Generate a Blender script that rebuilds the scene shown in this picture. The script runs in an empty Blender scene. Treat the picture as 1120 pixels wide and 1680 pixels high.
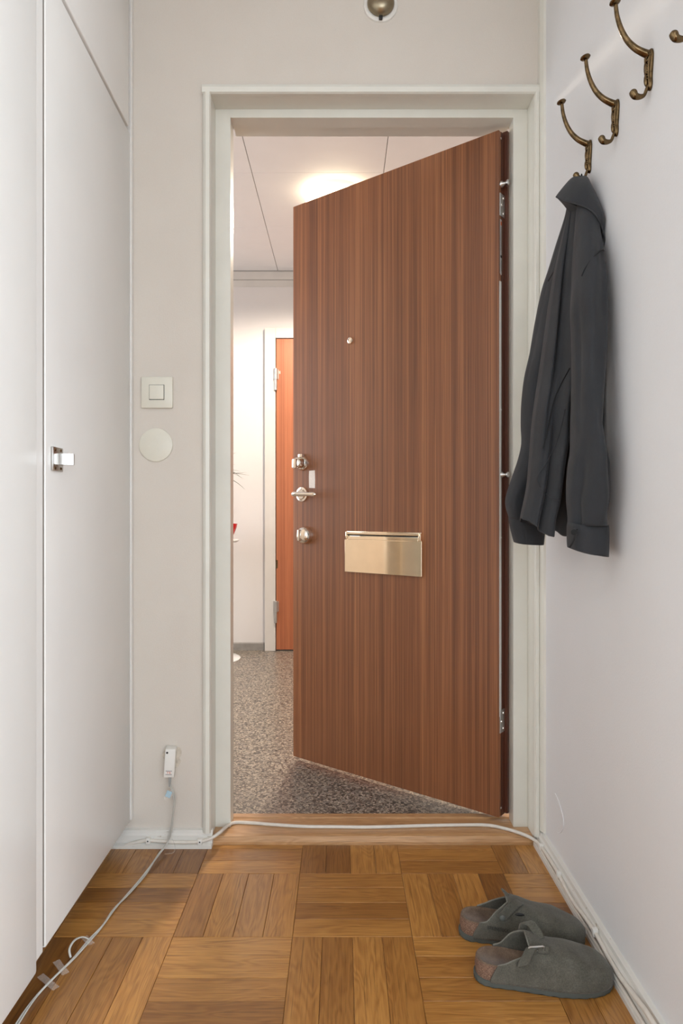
import bpy, bmesh, math, random
from mathutils import Vector, Matrix

random.seed(7)
SC = bpy.context.scene
COL = SC.collection
PI = math.pi
F, CX, CY, H = 1120.0, 560.0, 840.0, 0.95      # photograph: 24 mm lens, level camera 0.95 m above the floor

# ------------------------------------------------------------------ camera
cam = bpy.data.cameras.new('camera')
cam.sensor_fit = 'VERTICAL'; cam.sensor_height = 36.0; cam.lens = 24.0
cam.clip_start = 0.02
camo = bpy.data.objects.new('camera', cam); COL.objects.link(camo)
camo.location = (0, 0, H); camo.rotation_euler = (PI / 2, 0, 0)
SC.camera = camo

# ------------------------------------------------------------------ world, exposure, daylight
w = bpy.data.worlds.new('world'); SC.world = w; w.use_nodes = True
w.node_tree.nodes['Background'].inputs[0].default_value = (0.75, 0.87, 1.0, 1)
w.node_tree.nodes['Background'].inputs[1].default_value = 1.0
SC.view_settings.view_transform = 'Standard'; SC.view_settings.look = 'None'
SC.view_settings.gamma = 1.0; SC.view_settings.use_curve_mapping = False
SC.view_settings.exposure = 0.0
SC.cycles.max_bounces = 12; SC.cycles.diffuse_bounces = 6; SC.cycles.sample_clamp_indirect = 8.0

def area(name, loc, rot, sx, sy, power, col):
    l = bpy.data.lights.new(name, 'AREA'); l.shape = 'RECTANGLE'; l.size = sx; l.size_y = sy
    l.energy = power; l.color = col
    o = bpy.data.objects.new(name, l); COL.objects.link(o); o.location = loc; o.rotation_euler = rot
    return o
# daylight of the three windows: behind the camera, at the right of the room behind, and on the stair landing
area('daylight_rear_window', (0.9, -3.16, 1.45), (PI / 2, 0, 0), 2.2, 1.5, 56, (0.80, 0.905, 1.0))
area('daylight_side_window', (3.16, -1.35, 1.45), (PI / 2, 0, PI / 2), 2.0, 1.5, 225, (0.80, 0.905, 1.0))
area('daylight_landing_window', (-2.36, 3.1, 1.5), (PI / 2, 0, -PI / 2), 1.6, 1.7, 20, (0.95, 0.96, 1.0))

# ------------------------------------------------------------------ helpers
def P(px, py, Y):            # pixel at known depth
    return Vector(((px - CX) / F * Y, Y, H + (CY - py) / F * Y))
def PG(px, py, z=0.0):       # pixel on a level surface
    return P(px, py, (H - z) * F / (py - CY))
def PXW(px, py, X):          # pixel on a plane X = const
    return P(px, py, X * F / (px - CX))

class MB:
    def __init__(s): s.v = []; s.f = []
    def add(s, v, f):
        o = len(s.v); s.v += [tuple(p) for p in v]; s.f += [tuple(i + o for i in q) for q in f]; return s
    def bm(s, b):
        b.verts.ensure_lookup_table(); b.verts.index_update()
        s.add([v.co.copy() for v in b.verts], [[v.index for v in f.verts] for f in b.faces]); b.free(); return s
    def box(s, x0, x1, y0, y1, z0, z1, bev=0, seg=1, rot=None):
        b = bmesh.new(); bmesh.ops.create_cube(b, size=1)
        for v in b.verts:
            v.co = Vector(((x0 + x1) / 2 + v.co.x * (x1 - x0), (y0 + y1) / 2 + v.co.y * (y1 - y0), (z0 + z1) / 2 + v.co.z * (z1 - z0)))
        if bev: bmesh.ops.bevel(b, geom=list(b.edges), offset=bev, segments=seg, affect='EDGES', profile=0.5)
        if rot is not None: bmesh.ops.transform(b, matrix=rot, verts=b.verts)
        return s.bm(b)
    def rings(s, rs, closed=True, cap0=True, cap1=True):
        n = len(rs[0]); v = [p for r in rs for p in r]; f = []
        m = n if closed else n - 1
        for i in range(len(rs) - 1):
            for j in range(m):
                f.append((i * n + j, i * n + (j + 1) % n, (i + 1) * n + (j + 1) % n, (i + 1) * n + j))
        if closed and cap0: f.append(tuple(range(n - 1, -1, -1)))
        if closed and cap1: f.append(tuple((len(rs) - 1) * n + j for j in range(n)))
        return s.add(v, f)
    def tube(s, path, r, n=8, cap=True, flat=1.0, flat_axis=None):
        path = [Vector(p) for p in path]; rs = []
        up = Vector((0, 0, 1)); prev = None
        for i, p in enumerate(path):
            t = (path[min(i + 1, len(path) - 1)] - path[max(i - 1, 0)])
            t = t.normalized() if t.length > 1e-9 else Vector((0, 0, 1))
            if prev is None:
                a = flat_axis or (up if abs(t.dot(up)) < 0.9 else Vector((1, 0, 0)))
                u = (a - t * a.dot(t)).normalized()
            else:
                u = (prev - t * prev.dot(t)).normalized()
            prev = u; q = t.cross(u)
            rr = r[i] if isinstance(r, (list, tuple)) else r
            rs.append([p + u * (rr * flat * math.cos(2 * PI * k / n)) + q * (rr * math.sin(2 * PI * k / n)) for k in range(n)])
        return s.rings(rs, True, cap, cap)
    def lathe(s, prof, n=32, mat=None):       # (radius, height) about local Z
        rs = []
        for r, h in prof:
            rs.append([Vector((max(r, 1e-5) * math.cos(2 * PI * k / n), max(r, 1e-5) * math.sin(2 * PI * k / n), h)) for k in range(n)])
        if mat is not None: rs = [[mat @ p for p in r] for r in rs]
        return s.rings(rs)
    def prism(s, poly, h0, h1, axis='z'):     # polygon extruded
        n = len(poly)
        def m(a, b, h): return (a, b, h) if axis == 'z' else ((a, h, b) if axis == 'y' else (h, a, b))
        v = [m(a, b, h0) for a, b in poly] + [m(a, b, h1) for a, b in poly]
        f = [tuple(range(n - 1, -1, -1)), tuple(range(n, 2 * n))] + [(i, (i + 1) % n, n + (i + 1) % n, n + i) for i in range(n)]
        return s.add(v, f)
    def sphere(s, c, r, n=12, sc=(1, 1, 1)):
        b = bmesh.new(); bmesh.ops.create_uvsphere(b, u_segments=n, v_segments=max(6, n // 2 + 2), radius=r)
        for v in b.verts: v.co = Vector((v.co.x * sc[0], v.co.y * sc[1], v.co.z * sc[2])) + Vector(c)
        return s.bm(b)
    def xf(s, m): s.v = [tuple(m @ Vector(p)) for p in s.v]; return s
    def mesh(s, name, smooth=False):
        me = bpy.data.meshes.new(name); me.from_pydata(s.v, [], s.f); me.update()
        b = bmesh.new(); b.from_mesh(me); bmesh.ops.recalc_face_normals(b, faces=b.faces); b.to_mesh(me); b.free()
        if smooth:
            me.polygons.foreach_set('use_smooth', [True] * len(me.polygons))
            if smooth != 'full': 
                try: me.set_sharp_from_angle(angle=math.radians(smooth if smooth is not True else 40))
                except Exception: pass
        return me

def obj(name, mb, mat, parent=None, smooth=False, local=False):
    me = mb if isinstance(mb, bpy.types.Mesh) else mb.mesh(name, smooth)
    o = bpy.data.objects.new(name, me); COL.objects.link(o)
    if mat and not me.materials: me.materials.append(mat)
    if parent:
        o.parent = parent
        if not local: o.matrix_parent_inverse = ABS[parent.name].inverted()
    ABS[o.name] = Matrix.Identity(4)
    return o
ABS = {}
def tag(o, label, cat, group=None, kind=None):
    o['label'] = label
    if cat: o['category'] = cat
    if group: o['group'] = group
    if kind: o['kind'] = kind
    return o
def thing(name, label, cat, loc=(0, 0, 0), rz=0, group=None, kind=None):
    o = bpy.data.objects.new(name, None); COL.objects.link(o); o.empty_display_size = 0.05
    o.location = loc; o.rotation_euler = (0, 0, rz)
    ABS[o.name] = Matrix.Translation(Vector(loc)) @ Matrix.Rotation(rz, 4, 'Z')
    return tag(o, label, cat, group, kind)
def struct(name, mb, mat, label, cat, parent=None, smooth=False):
    o = obj(name, mb, mat, parent, smooth)
    if parent is None: tag(o, label, cat, kind='structure')
    return o
def spline(pts, n=8, closed=False):
    pts = [Vector(p) for p in pts]; out = []; m = len(pts)
    for i in range(m if closed else m - 1):
        if closed: a, b, c, d = pts[(i - 1) % m], pts[i], pts[(i + 1) % m], pts[(i + 2) % m]
        else: a, b, c, d = pts[max(i - 1, 0)], pts[i], pts[i + 1], pts[min(i + 2, m - 1)]
        for k in range(n):
            t = k / n
            out.append(0.5 * ((2 * b) + (c - a) * t + (2 * a - 5 * b + 4 * c - d) * t * t + (3 * b - a - 3 * c + d) * t ** 3))
    if not closed: out.append(pts[-1])
    return out
def interp(tab, x):
    if x <= tab[0][0]: return tab[0][1]
    for (a, p), (b, q) in zip(tab, tab[1:]):
        if x <= b: return p + (q - p) * (x - a) / (b - a)
    return tab[-1][1]
def sinterp(tab, x):
    if x <= tab[0][0]: return tab[0][1]
    for i in range(len(tab) - 1):
        a, p = tab[i]; b, q = tab[i + 1]
        if x <= b:
            t = (x - a) / (b - a)
            m0 = (q - tab[max(i - 1, 0)][1]) / max(b - tab[max(i - 1, 0)][0], 1e-6) * (b - a)
            m1 = (tab[min(i + 2, len(tab) - 1)][1] - p) / max(tab[min(i + 2, len(tab) - 1)][0] - a, 1e-6) * (b - a)
            return (2*t**3-3*t*t+1)*p + (t**3-2*t*t+t)*m0 + (-2*t**3+3*t*t)*q + (t**3-t*t)*m1
    return tab[-1][1]

# ------------------------------------------------------------------ materials
class NT:
    def __init__(s, name):
        s.m = bpy.data.materials.new(name); s.m.use_nodes = True; s.t = s.m.node_tree; s.b = s.t.nodes['Principled BSDF']
    def n(s, kind, **kw):
        o = s.t.nodes.new(kind)
        for k, v in kw.items():
            if k.startswith('i_'):
                key = k[2:].replace('_', ' '); o.inputs[key].default_value = v
            else: setattr(o, k, v)
        return o
    def l(s, a, b): s.t.links.new(a, b)
    def mp(s, scale=(1, 1, 1), src=None, coord='Object', loc=(0, 0, 0)):
        m = s.n('ShaderNodeMapping'); m.inputs['Scale'].default_value = scale; m.inputs['Location'].default_value = loc
        if src is None: src = s.n('ShaderNodeTexCoord').outputs[coord]
        s.l(src, m.inputs['Vector']); return m.outputs[0]
    def noise(s, vec, scale, detail=4, rough=0.55, dist=0):
        o = s.n('ShaderNodeTexNoise'); o.inputs['Scale'].default_value = scale; o.inputs['Detail'].default_value = detail
        o.inputs['Roughness'].default_value = rough; o.inputs['Distortion'].default_value = dist; s.l(vec, o.inputs['Vector']); return o.outputs['Fac']
    def ramp(s, fac, stops):
        o = s.n('ShaderNodeValToRGB'); e = o.color_ramp.elements
        while len(e) < len(stops): e.new(0.5)
        for el, (p, c) in zip(e, stops): el.position = p; el.color = (*c, 1)
        s.l(fac, o.inputs[0]); return o.outputs[0]
    def math(s, op, a, b=None):
        o = s.n('ShaderNodeMath', operation=op)
        for i, x in enumerate((a, b)):
            if x is None: continue
            if isinstance(x, (int, float)): o.inputs[i].default_value = x
            else: s.l(x, o.inputs[i])
        return o.outputs[0]
    def mix(s, fac, a, b, mode='MIX'):
        o = s.n('ShaderNodeMix', data_type='RGBA', blend_type=mode)
        for key, x in ((0, fac), (6, a), (7, b)):
            if isinstance(x, (int, float)): o.inputs[key].default_value = x
            elif isinstance(x, tuple): o.inputs[key].default_value = (*x, 1)
            else: s.l(x, o.inputs[key])
        return o.outputs[2]
    def bump(s, hgt, strength, dist=0.001):
        o = s.n('ShaderNodeBump'); o.inputs['Strength'].default_value = strength; o.inputs['Distance'].default_value = dist
        s.l(hgt, o.inputs['Height']); s.l(o.outputs[0], s.b.inputs['Normal'])
    def col(s, c):
        if isinstance(c, tuple): s.b.inputs['Base Color'].default_value = (*c, 1)
        else: s.l(c, s.b.inputs['Base Color'])
    def set(s, **kw):
        for k, v in kw.items():
            s.b.inputs[k.replace('_', ' ')].default_value = v
        return s

def simple(name, c, rough=0.5, metal=0.0, var=0.06, scale=30, bump=0.0, **kw):
    t = NT(name); v = t.mp()
    f = t.noise(v, scale, 5)
    t.col(t.ramp(f, [(0.3, tuple(x * (1 - var) for x in c)), (0.7, tuple(min(1, x * (1 + var)) for x in c))]))
    t.set(Roughness=rough, Metallic=metal, **kw)
    if bump: t.bump(t.noise(v, scale * 6, 3), bump)
    return t.m

def wallpaper(name, c, stain, amt):
    t = NT(name); v = t.mp()
    big = t.noise(v, 2.3, 5, 0.6); fine = t.noise(v, 260, 3, 0.6)
    spots = t.noise(t.mp((1, 1, 1), loc=(3, 1, 7)), 38, 3, 0.5)
    base = t.mix(t.math('MULTIPLY', t.ramp(big, [(0.42, (0, 0, 0)), (0.75, (1, 1, 1))]), amt), c, stain)
    base = t.mix(t.ramp(spots, [(0.72, (0, 0, 0)), (0.8, (0.35, 0.35, 0.35))]), base, stain)
    base = t.mix(0.06, base, fine, 'OVERLAY')
    t.col(base); t.set(Roughness=0.72); t.bump(fine, 0.25, 0.0012)
    return t.m

M = {}
M['wall'] = wallpaper('wallpaper_hall', (0.665, 0.615, 0.55), (0.575, 0.515, 0.445), 0.35)
M['wall_right'] = wallpaper('wallpaper_right_lit', (0.77, 0.775, 0.785), (0.71, 0.705, 0.705), 0.35)  # hall paper again, lighter and bluer: cool daylight put into the colour
M['stair_wall'] = wallpaper('plaster_landing', (0.68, 0.66, 0.655), (0.63, 0.60, 0.59), 0.4)
M['plain_wall'] = simple('plain_paint', (0.78, 0.77, 0.75), 0.7)
M['trim'] = simple('trim_paint', (0.74, 0.73, 0.66), 0.32, var=0.03, scale=9)
M['casing'] = simple('landing_trim', (0.62, 0.60, 0.575), 0.4, var=0.03, scale=9)
def chipped():
    t = NT('chipped_trim_paint'); v = t.mp()
    f = t.noise(t.mp((0.35, 0.35, 1.6)), 70, 5, 0.65)
    t.col(t.mix(t.ramp(f, [(0.66, (0, 0, 0)), (0.69, (1, 1, 1))]), (0.71, 0.695, 0.65), (0.32, 0.25, 0.17)))
    t.set(Roughness=0.42); t.bump(t.noise(v, 60, 4), 0.25); return t.m
M['base'] = chipped()
M['cabinet'] = simple('cabinet_paint', (0.72, 0.70, 0.665), 0.28, var=0.025, scale=4)
M['dark_gap'] = simple('gap_shadow', (0.03, 0.028, 0.025), 0.8)
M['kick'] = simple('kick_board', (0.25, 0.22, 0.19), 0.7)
M['ceiling'] = simple('ceiling_paint', (0.80, 0.79, 0.785), 0.75, var=0.02, scale=8)
M['panel'] = simple('ceiling_panel_paint', (0.80, 0.79, 0.80), 0.6, var=0.015, scale=8)
M['groove'] = simple('ceiling_groove', (0.22, 0.18, 0.15), 0.8)
M['grey_base'] = simple('grey_painted_skirting', (0.27, 0.255, 0.24), 0.5, var=0.1)

def oak(name, lo, hi, tint, per_object=True):
    t = NT(name); tc = t.n('ShaderNodeTexCoord').outputs['Object']
    src = tc; rnd = None
    if per_object:
        oi = t.n('ShaderNodeObjectInfo'); rnd = oi.outputs['Random']
        off = t.n('ShaderNodeCombineXYZ'); 
        t.l(t.math('MULTIPLY', rnd, 37.0), off.inputs[0]); t.l(t.math('MULTIPLY', rnd, 91.0), off.inputs[1]); t.l(t.math('MULTIPLY', rnd, 53.0), off.inputs[2])
        ad = t.n('ShaderNodeVectorMath', operation='ADD'); t.l(tc, ad.inputs[0]); t.l(off.outputs[0], ad.inputs[1]); src = ad.outputs[0]
    low = t.noise(t.mp((0.16, 1, 1), src), 20, 2, 0.45, 0.4)
    rings = t.math('SINE', t.math('MULTIPLY', low, 75.0))
    rings = t.math('MULTIPLY_ADD', rings, 0.5); t.t.nodes[-1].inputs[2].default_value = 0.5
    pores = t.noise(t.mp((0.022, 1, 1), src), 360, 3, 0.7)
    fleck = t.noise(t.mp((0.03, 1, 1), src), 170, 4, 0.72, 0.15)
    streak = t.noise(t.mp((0.04, 1, 1), src), 45, 3, 0.6)
    g = t.math('ADD', t.math('MULTIPLY', rings, 0.17), t.math('ADD', t.math('MULTIPLY', fleck, 0.62), t.math('MULTIPLY', streak, 0.30)))
    c = t.ramp(g, [(0.30, lo), (0.52, tuple((a * 0.45 + b * 0.55) for a, b in zip(lo, hi))), (0.74, hi)])
    dark = t.ramp(pores, [(0.34, (1, 1, 1)), (0.46, (0, 0, 0))])
    c = t.mix(t.math('MULTIPLY', dark, 0.5), c, tuple(x * 0.35 for x in lo))
    if rnd is not None:
        wn = t.n('ShaderNodeTexWhiteNoise', noise_dimensions='1D'); t.l(t.math('MULTIPLY', rnd, 917.3), wn.inputs['W'])
        c = t.mix(1.0, c, t.ramp(wn.outputs['Value'], [(0.0, (0.52, 0.44, 0.36)), (0.25, (0.82, 0.76, 0.66)), (0.6, (1.0, 0.97, 0.9)), (1.0, (1.12, 1.12, 1.06))]), 'MULTIPLY')
    t.col(c); t.set(Roughness=0.34, Coat_Weight=0.35, Coat_Roughness=0.16)
    t.bump(t.math('ADD', pores, t.math('MULTIPLY', rings, 0.3)), 0.22, 0.0006)
    return t.m
M['oak'] = oak('oak_parquet', (0.27, 0.108, 0.021), (0.49, 0.243, 0.064), 1)
M['threshold'] = oak('oak_threshold', (0.38, 0.19, 0.075), (0.58, 0.34, 0.16), 1, False)

def veneer(name, lo, mid, hi, fine=150):
    t = NT(name); tc = t.n('ShaderNodeTexCoord').outputs['Object']
    a = t.noise(t.mp((1, 1, 0.004), tc), fine, 3, 0.65)
    b = t.noise(t.mp((1, 1, 0.003), tc), 70, 3, 0.6)
    c3 = t.noise(t.mp((1, 1, 0.002), tc), 7, 2, 0.5)
    pores = t.noise(t.mp((1, 1, 0.006), tc), 700, 2, 0.6)
    g = t.math('ADD', t.math('MULTIPLY', a, 0.42), t.math('ADD', t.math('MULTIPLY', b, 0.38), t.math('MULTIPLY', c3, 0.2)))
    c = t.ramp(g, [(0.36, lo), (0.5, mid), (0.64, hi)])
    c = t.mix(t.math('MULTIPLY', t.ramp(pores, [(0.35, (1, 1, 1)), (0.5, (0, 0, 0))]), 0.35), c, tuple(x * 0.4 for x in lo))
    t.col(c); t.set(Roughness=0.42, Coat_Weight=0.25, Coat_Roughness=0.3); t.bump(pores, 0.08, 0.0004)
    return t.m
M['veneer'] = veneer('mahogany_veneer', (0.115, 0.041, 0.016), (0.235, 0.086, 0.033), (0.41, 0.165, 0.064), 210)
M['veneer_edge'] = veneer('mahogany_edge', (0.065, 0.020, 0.010), (0.10, 0.030, 0.014), (0.15, 0.045, 0.02))
M['veneer2'] = veneer('landing_door_veneer', (0.30, 0.085, 0.032), (0.42, 0.135, 0.055), (0.52, 0.19, 0.08), 90)

def terrazzo():
    t = NT('terrazzo_floor'); v = t.mp()
    vo = t.n('ShaderNodeTexVoronoi'); vo.inputs['Scale'].default_value = 210; t.l(v, vo.inputs['Vector'])
    vo2 = t.n('ShaderNodeTexVoronoi'); vo2.inputs['Scale'].default_value = 110; t.l(v, vo2.inputs['Vector'])
    sep = t.n('ShaderNodeSeparateColor'); t.l(vo.outputs['Color'], sep.inputs[0])
    sep2 = t.n('ShaderNodeSeparateColor'); t.l(vo2.outputs['Color'], sep2.inputs[0])
    c = t.ramp(sep.outputs[0], [(0.0, (0.035, 0.030, 0.027)), (0.35, (0.13, 0.11, 0.09)), (0.62, (0.25, 0.215, 0.17)), (1.0, (0.50, 0.43, 0.34))])
    c2 = t.ramp(sep2.outputs[1], [(0.0, (0.05, 0.045, 0.04)), (0.5, (0.16, 0.14, 0.12)), (1.0, (0.34, 0.30, 0.25))])
    c = t.mix(t.ramp(sep2.outputs[0], [(0.60, (0, 0, 0)), (0.62, (1, 1, 1))]), c, c2)
    t.col(c); t.set(Roughness=0.33); return t.m
M['terrazzo'] = terrazzo()
M['chrome'] = simple('polished_nickel', (0.82, 0.76, 0.68), 0.12, 1.0, 0.02)
M['latch_chrome'] = simple('worn_chrome', (0.50, 0.48, 0.45), 0.28, 1.0, 0.04)
M['steel'] = simple('zinc_steel', (0.62, 0.62, 0.61), 0.3, 1.0, 0.05, 60)
M['brass'] = simple('polished_brass_plate', (0.95, 0.80, 0.60), 0.09, 1.0, 0.04, 18)
M['antique'] = simple('antique_brass', (0.15, 0.10, 0.05), 0.22, 1.0, 0.5, 90)
M['bell'] = simple('dark_bronze_bell', (0.28, 0.23, 0.155), 0.32, 1.0, 0.1, 40)
M['cream'] = simple('cream_plastic', (0.72, 0.695, 0.60), 0.35, var=0.02)
M['white_plastic'] = simple('white_plastic', (0.78, 0.765, 0.72), 0.4, var=0.03)
M['cable_white'] = simple('white_cable', (0.72, 0.68, 0.61), 0.45, var=0.05, scale=60)
M['cable_grey'] = simple('grey_flat_cable', (0.50, 0.49, 0.45), 0.45, var=0.06, scale=60)
M['grey_plastic'] = simple('grey_plastic', (0.33, 0.33, 0.31), 0.5)
M['blue'] = simple('pale_blue_tag', (0.42, 0.60, 0.70), 0.7)
M['paper'] = simple('torn_paper', (0.62, 0.56, 0.47), 0.85, var=0.2, scale=80)
M['sticker'] = simple('worn_white_sticker', (0.80, 0.76, 0.72), 0.6, var=0.08, scale=220)
M['black'] = simple('black_plastic', (0.012, 0.012, 0.012), 0.5)
M['ink'] = simple('ink_grey', (0.10, 0.10, 0.12), 0.6)
M['orange_ink'] = simple('orange_ink', (0.65, 0.16, 0.06), 0.6)
M['seal'] = simple('light_grey_seal', (0.62, 0.61, 0.585), 0.45)
M['tape'] = simple('clear_tape', (0.85, 0.82, 0.76), 0.12, Alpha=0.13)
M['white_gloss'] = simple('white_lacquer', (0.80, 0.82, 0.84), 0.2, var=0.01)
M['red_glass'] = simple('red_glass', (0.75, 0.02, 0.03), 0.08, var=0.05, Transmission_Weight=0.25)
M['leaf'] = simple('narrow_leaf', (0.10, 0.13, 0.055), 0.5, var=0.3)
M['soil'] = simple('potting_soil', (0.05, 0.035, 0.025), 0.9, var=0.4)
def cloth():
    t = NT('charcoal_cotton'); v = t.mp()
    f = t.noise(v, 700, 2, 0.6); g = t.noise(v, 9, 4, 0.6)
    c = t.ramp(g, [(0.3, (0.0155, 0.0175, 0.021)), (0.7, (0.024, 0.0265, 0.031))])
    c = t.mix(0.25, c, f, 'OVERLAY'); t.col(c); t.set(Roughness=0.85, Sheen_Weight=0.08, Sheen_Roughness=0.5)
    t.bump(t.math('ADD', t.math('MULTIPLY', f, 0.25), t.math('MULTIPLY', t.noise(v, 26, 4, 0.55), 3.0)), 0.35, 0.0018); return t.m
M['cloth'] = cloth()
M['seam'] = simple('charcoal_seam', (0.010, 0.0105, 0.011), 0.9)
M['hem'] = simple('charcoal_hem', (0.036, 0.037, 0.040), 0.9)
def suede(name, a, b, sc=420):
    t = NT(name); v = t.mp(); f = t.noise(v, sc, 3, 0.7); g = t.noise(v, 26, 4, 0.6)
    c = t.ramp(g, [(0.3, a), (0.72, b)]); c = t.mix(0.8, c, f, 'OVERLAY')
    t.col(c); t.set(Roughness=0.95, Sheen_Weight=0.15); t.bump(f, 0.4, 0.0008); return t.m
M['suede'] = suede('grey_green_suede', (0.064, 0.061, 0.047), (0.110, 0.105, 0.084))
M['footbed'] = suede('worn_brown_footbed', (0.095, 0.058, 0.036), (0.24, 0.165, 0.11))
def cork():
    t = NT('cork'); v = t.mp(); f = t.noise(v, 480, 4, 0.75)
    t.col(t.ramp(f, [(0.34, (0.05, 0.026, 0.017)), (0.5, (0.19, 0.105, 0.068)), (0.68, (0.36, 0.24, 0.17))])); t.set(Roughness=0.85); t.bump(f, 0.4); return t.m
M['cork'] = cork()
M['sole'] = simple('grey_green_sole', (0.078, 0.088, 0.080), 0.7, var=0.08)
def emit(name, c, s):
    t = NT(name); t.col((0.9, 0.9, 0.9)); t.b.inputs['Emission Color'].default_value = (*c, 1); t.b.inputs['Emission Strength'].default_value = s; return t.m
M['lamp'] = emit('lit_opal_glass', (1.0, 0.80, 0.52), 7.0)

# ------------------------------------------------------------------ hall shell
XW, YW = 0.572, 1.95            # right wall, end wall
XL = -1.2
ZT = 0.010                      # landing floor level
OX0, OX1, OZ = -0.3705, 0.547, 2.1355     # rough opening in the end wall
m = MB()
m.box(XL, OX0 - 0.004, YW, 2.12, 0, 2.5); m.box(OX0 - 0.004, OX1 + 0.004, YW, 2.12, OZ + 0.004, 2.5); m.box(OX1 + 0.004, 0.72, YW, 2.12, 0, 2.5)
m.box(-2.6, XL, 2.0, 2.12, 0, 2.62); m.box(0.72, 1.5, 2.0, 2.12, 0, 2.62); m.box(XL, 0.72, 2.0, 2.12, 2.5, 2.62)
struct('wall_back', m, M['wall'], 'warm off-white papered end wall around the entrance doorway', 'wall')
struct('wall_right', MB().box(XW, 0.72, 0.72, YW, 0, 2.5), M['wall_right'], 'papered right wall with the coat hooks, cool light in its colour', 'wall')
m = MB().box(XL - 0.1, XL, -3.3, YW, 0, 2.5)
struct('wall_left', m, M['plain_wall'], 'white wall behind the built-in cabinet', 'wall')
m = MB().box(0.72, 3.3, 0.6, 0.72, 0, 2.5)
struct('wall_room_front', m, M['plain_wall'], 'white wall of the room behind the viewpoint', 'wall')
m = MB()      # rear wall with window opening  x -0.2..2.0, z .7..2.2
m.box(XL, -0.2, -3.3, -3.2, 0, 2.5).box(2.0, 3.3, -3.3, -3.2, 0, 2.5).box(-0.2, 2.0, -3.3, -3.2, 0, 0.7).box(-0.2, 2.0, -3.3, -3.2, 2.2, 2.5)
struct('wall_room_rear', m, M['plain_wall'], 'white rear wall with a window behind the viewpoint', 'wall')
m = MB()      # side wall with window opening y -2.35..-.35
m.box(3.2, 3.3, -3.2, -2.35, 0, 2.5).box(3.2, 3.3, -0.35, 0.6, 0, 2.5).box(3.2, 3.3, -2.35, -0.35, 0, 0.7).box(3.2, 3.3, -2.35, -0.35, 2.2, 2.5)
struct('wall_room_side', m, M['plain_wall'], 'white side wall with a window behind the viewpoint', 'wall')
struct('ceiling', MB().box(XL - 0.1, 3.3, -3.3, YW, 2.5, 2.6), M['ceiling'], 'white ceiling over the hall', 'ceiling')
for i, (a, b, horiz) in enumerate((((-0.2), 2.0, True), (-2.35, -0.35, False))):
    m = MB()
    for c0, c1, z0, z1 in ((a, a + 0.05, 0.7, 2.2), (b - 0.05, b, 0.7, 2.2), (a, b, 0.7, 0.75), (a, b, 2.15, 2.2), ((a + b) / 2 - 0.03, (a + b) / 2 + 0.03, 0.7, 2.2)):
        if horiz: m.box(c0, c1, -3.27, -3.21, z0, z1)
        else: m.box(3.21, 3.27, c0, c1, z0, z1)
    struct('window_%d' % (i + 1), m, M['trim'], 'white window frame ' + ('in the rear wall' if horiz else 'in the side wall') + ' behind the viewpoint', 'window')

# floor: sub-floor and oak strips laid as chequered squares
floor = struct('floor', MB().box(XL, 3.3, -3.3, YW + 0.01, -0.05, -0.0025), M['oak'], 'oak mosaic parquet floor of chequered strip squares', 'floor')
S = 0.2675; SW = S / 4; GX0 = -0.1094; GY0 = 1.7942
meshes = {}
def strip_mesh(L, W):
    key = (round(L, 4), round(W, 4))
    if key not in meshes:
        g = 0.00055
        meshes[key] = MB().box(-L / 2 + g, L / 2 - g, -W / 2 + g, W / 2 - g, -0.008, 0, 0.0006).mesh('parquet_strip')
        meshes[key].materials.append(M['oak'])
    return meshes[key]
def clip(a, b, lo, hi): return max(a, lo), min(b, hi)
for j in range(-4, 1):
    for i in range(-3, 3):
        x0, y0 = GX0 + i * S, GY0 + j * S
        along_y = ((i + j) % 2 == 0)
        for k in range(4):
            a = (x0 + k * SW, x0 + (k + 1) * SW, y0, y0 + S) if along_y else (x0, x0 + S, y0 + k * SW, y0 + (k + 1) * SW)
            xa, xb = clip(a[0], a[1], -0.66, 0.556); ya, yb = clip(a[2], a[3], 0.0, YW - 0.002)
            if xb - xa < 0.006 or yb - ya < 0.006: continue
            o = obj('parquet_strip', strip_mesh(*((yb - ya, xb - xa) if along_y else (xb - xa, yb - ya))), None, floor)
            o.matrix_parent_inverse = Matrix.Identity(4)
            o.location = ((xa + xb) / 2, (ya + yb) / 2, random.uniform(-0.0003, 0.0003))
            o.rotation_euler = (random.uniform(-.0012, .0012), random.uniform(-.0012, .0012), PI / 2 if along_y else 0)

# skirtings
def skirt(flip=1):
    return [(0, 0), (0.026, 0), (0.026, 0.010), (0.017, 0.014), (0.016, 0.033), (0.012, 0.038), (0.010, 0.046), (0, 0.048)]
m = MB().prism([(YW - d, z) for d, z in skirt()], -0.70, -0.366, 'x')
struct('baseboard_back', m, M['base'], 'low chipped white skirting under the phone socket', 'baseboard')
m = MB().prism([(XW - d, z) for d, z in skirt()], 0.72, YW - 0.006, 'y')
struct('baseboard_right', m, M['base'], 'low chipped white skirting along the right wall carrying cables', 'baseboard')

# threshold
m = MB().prism([(1.948, -0.002), (1.948, 0.008), (1.958, 0.0205), (1.968, 0.023), (2.065, 0.023), (2.068, 0.026), (2.092, 0.026), (2.095, 0.010), (2.095, -0.002)], OX0 - 0.002, OX1 + 0.003, 'x')
struct('threshold', m, M['threshold'], 'raised oak threshold across the entrance doorway', 'threshold')

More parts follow.
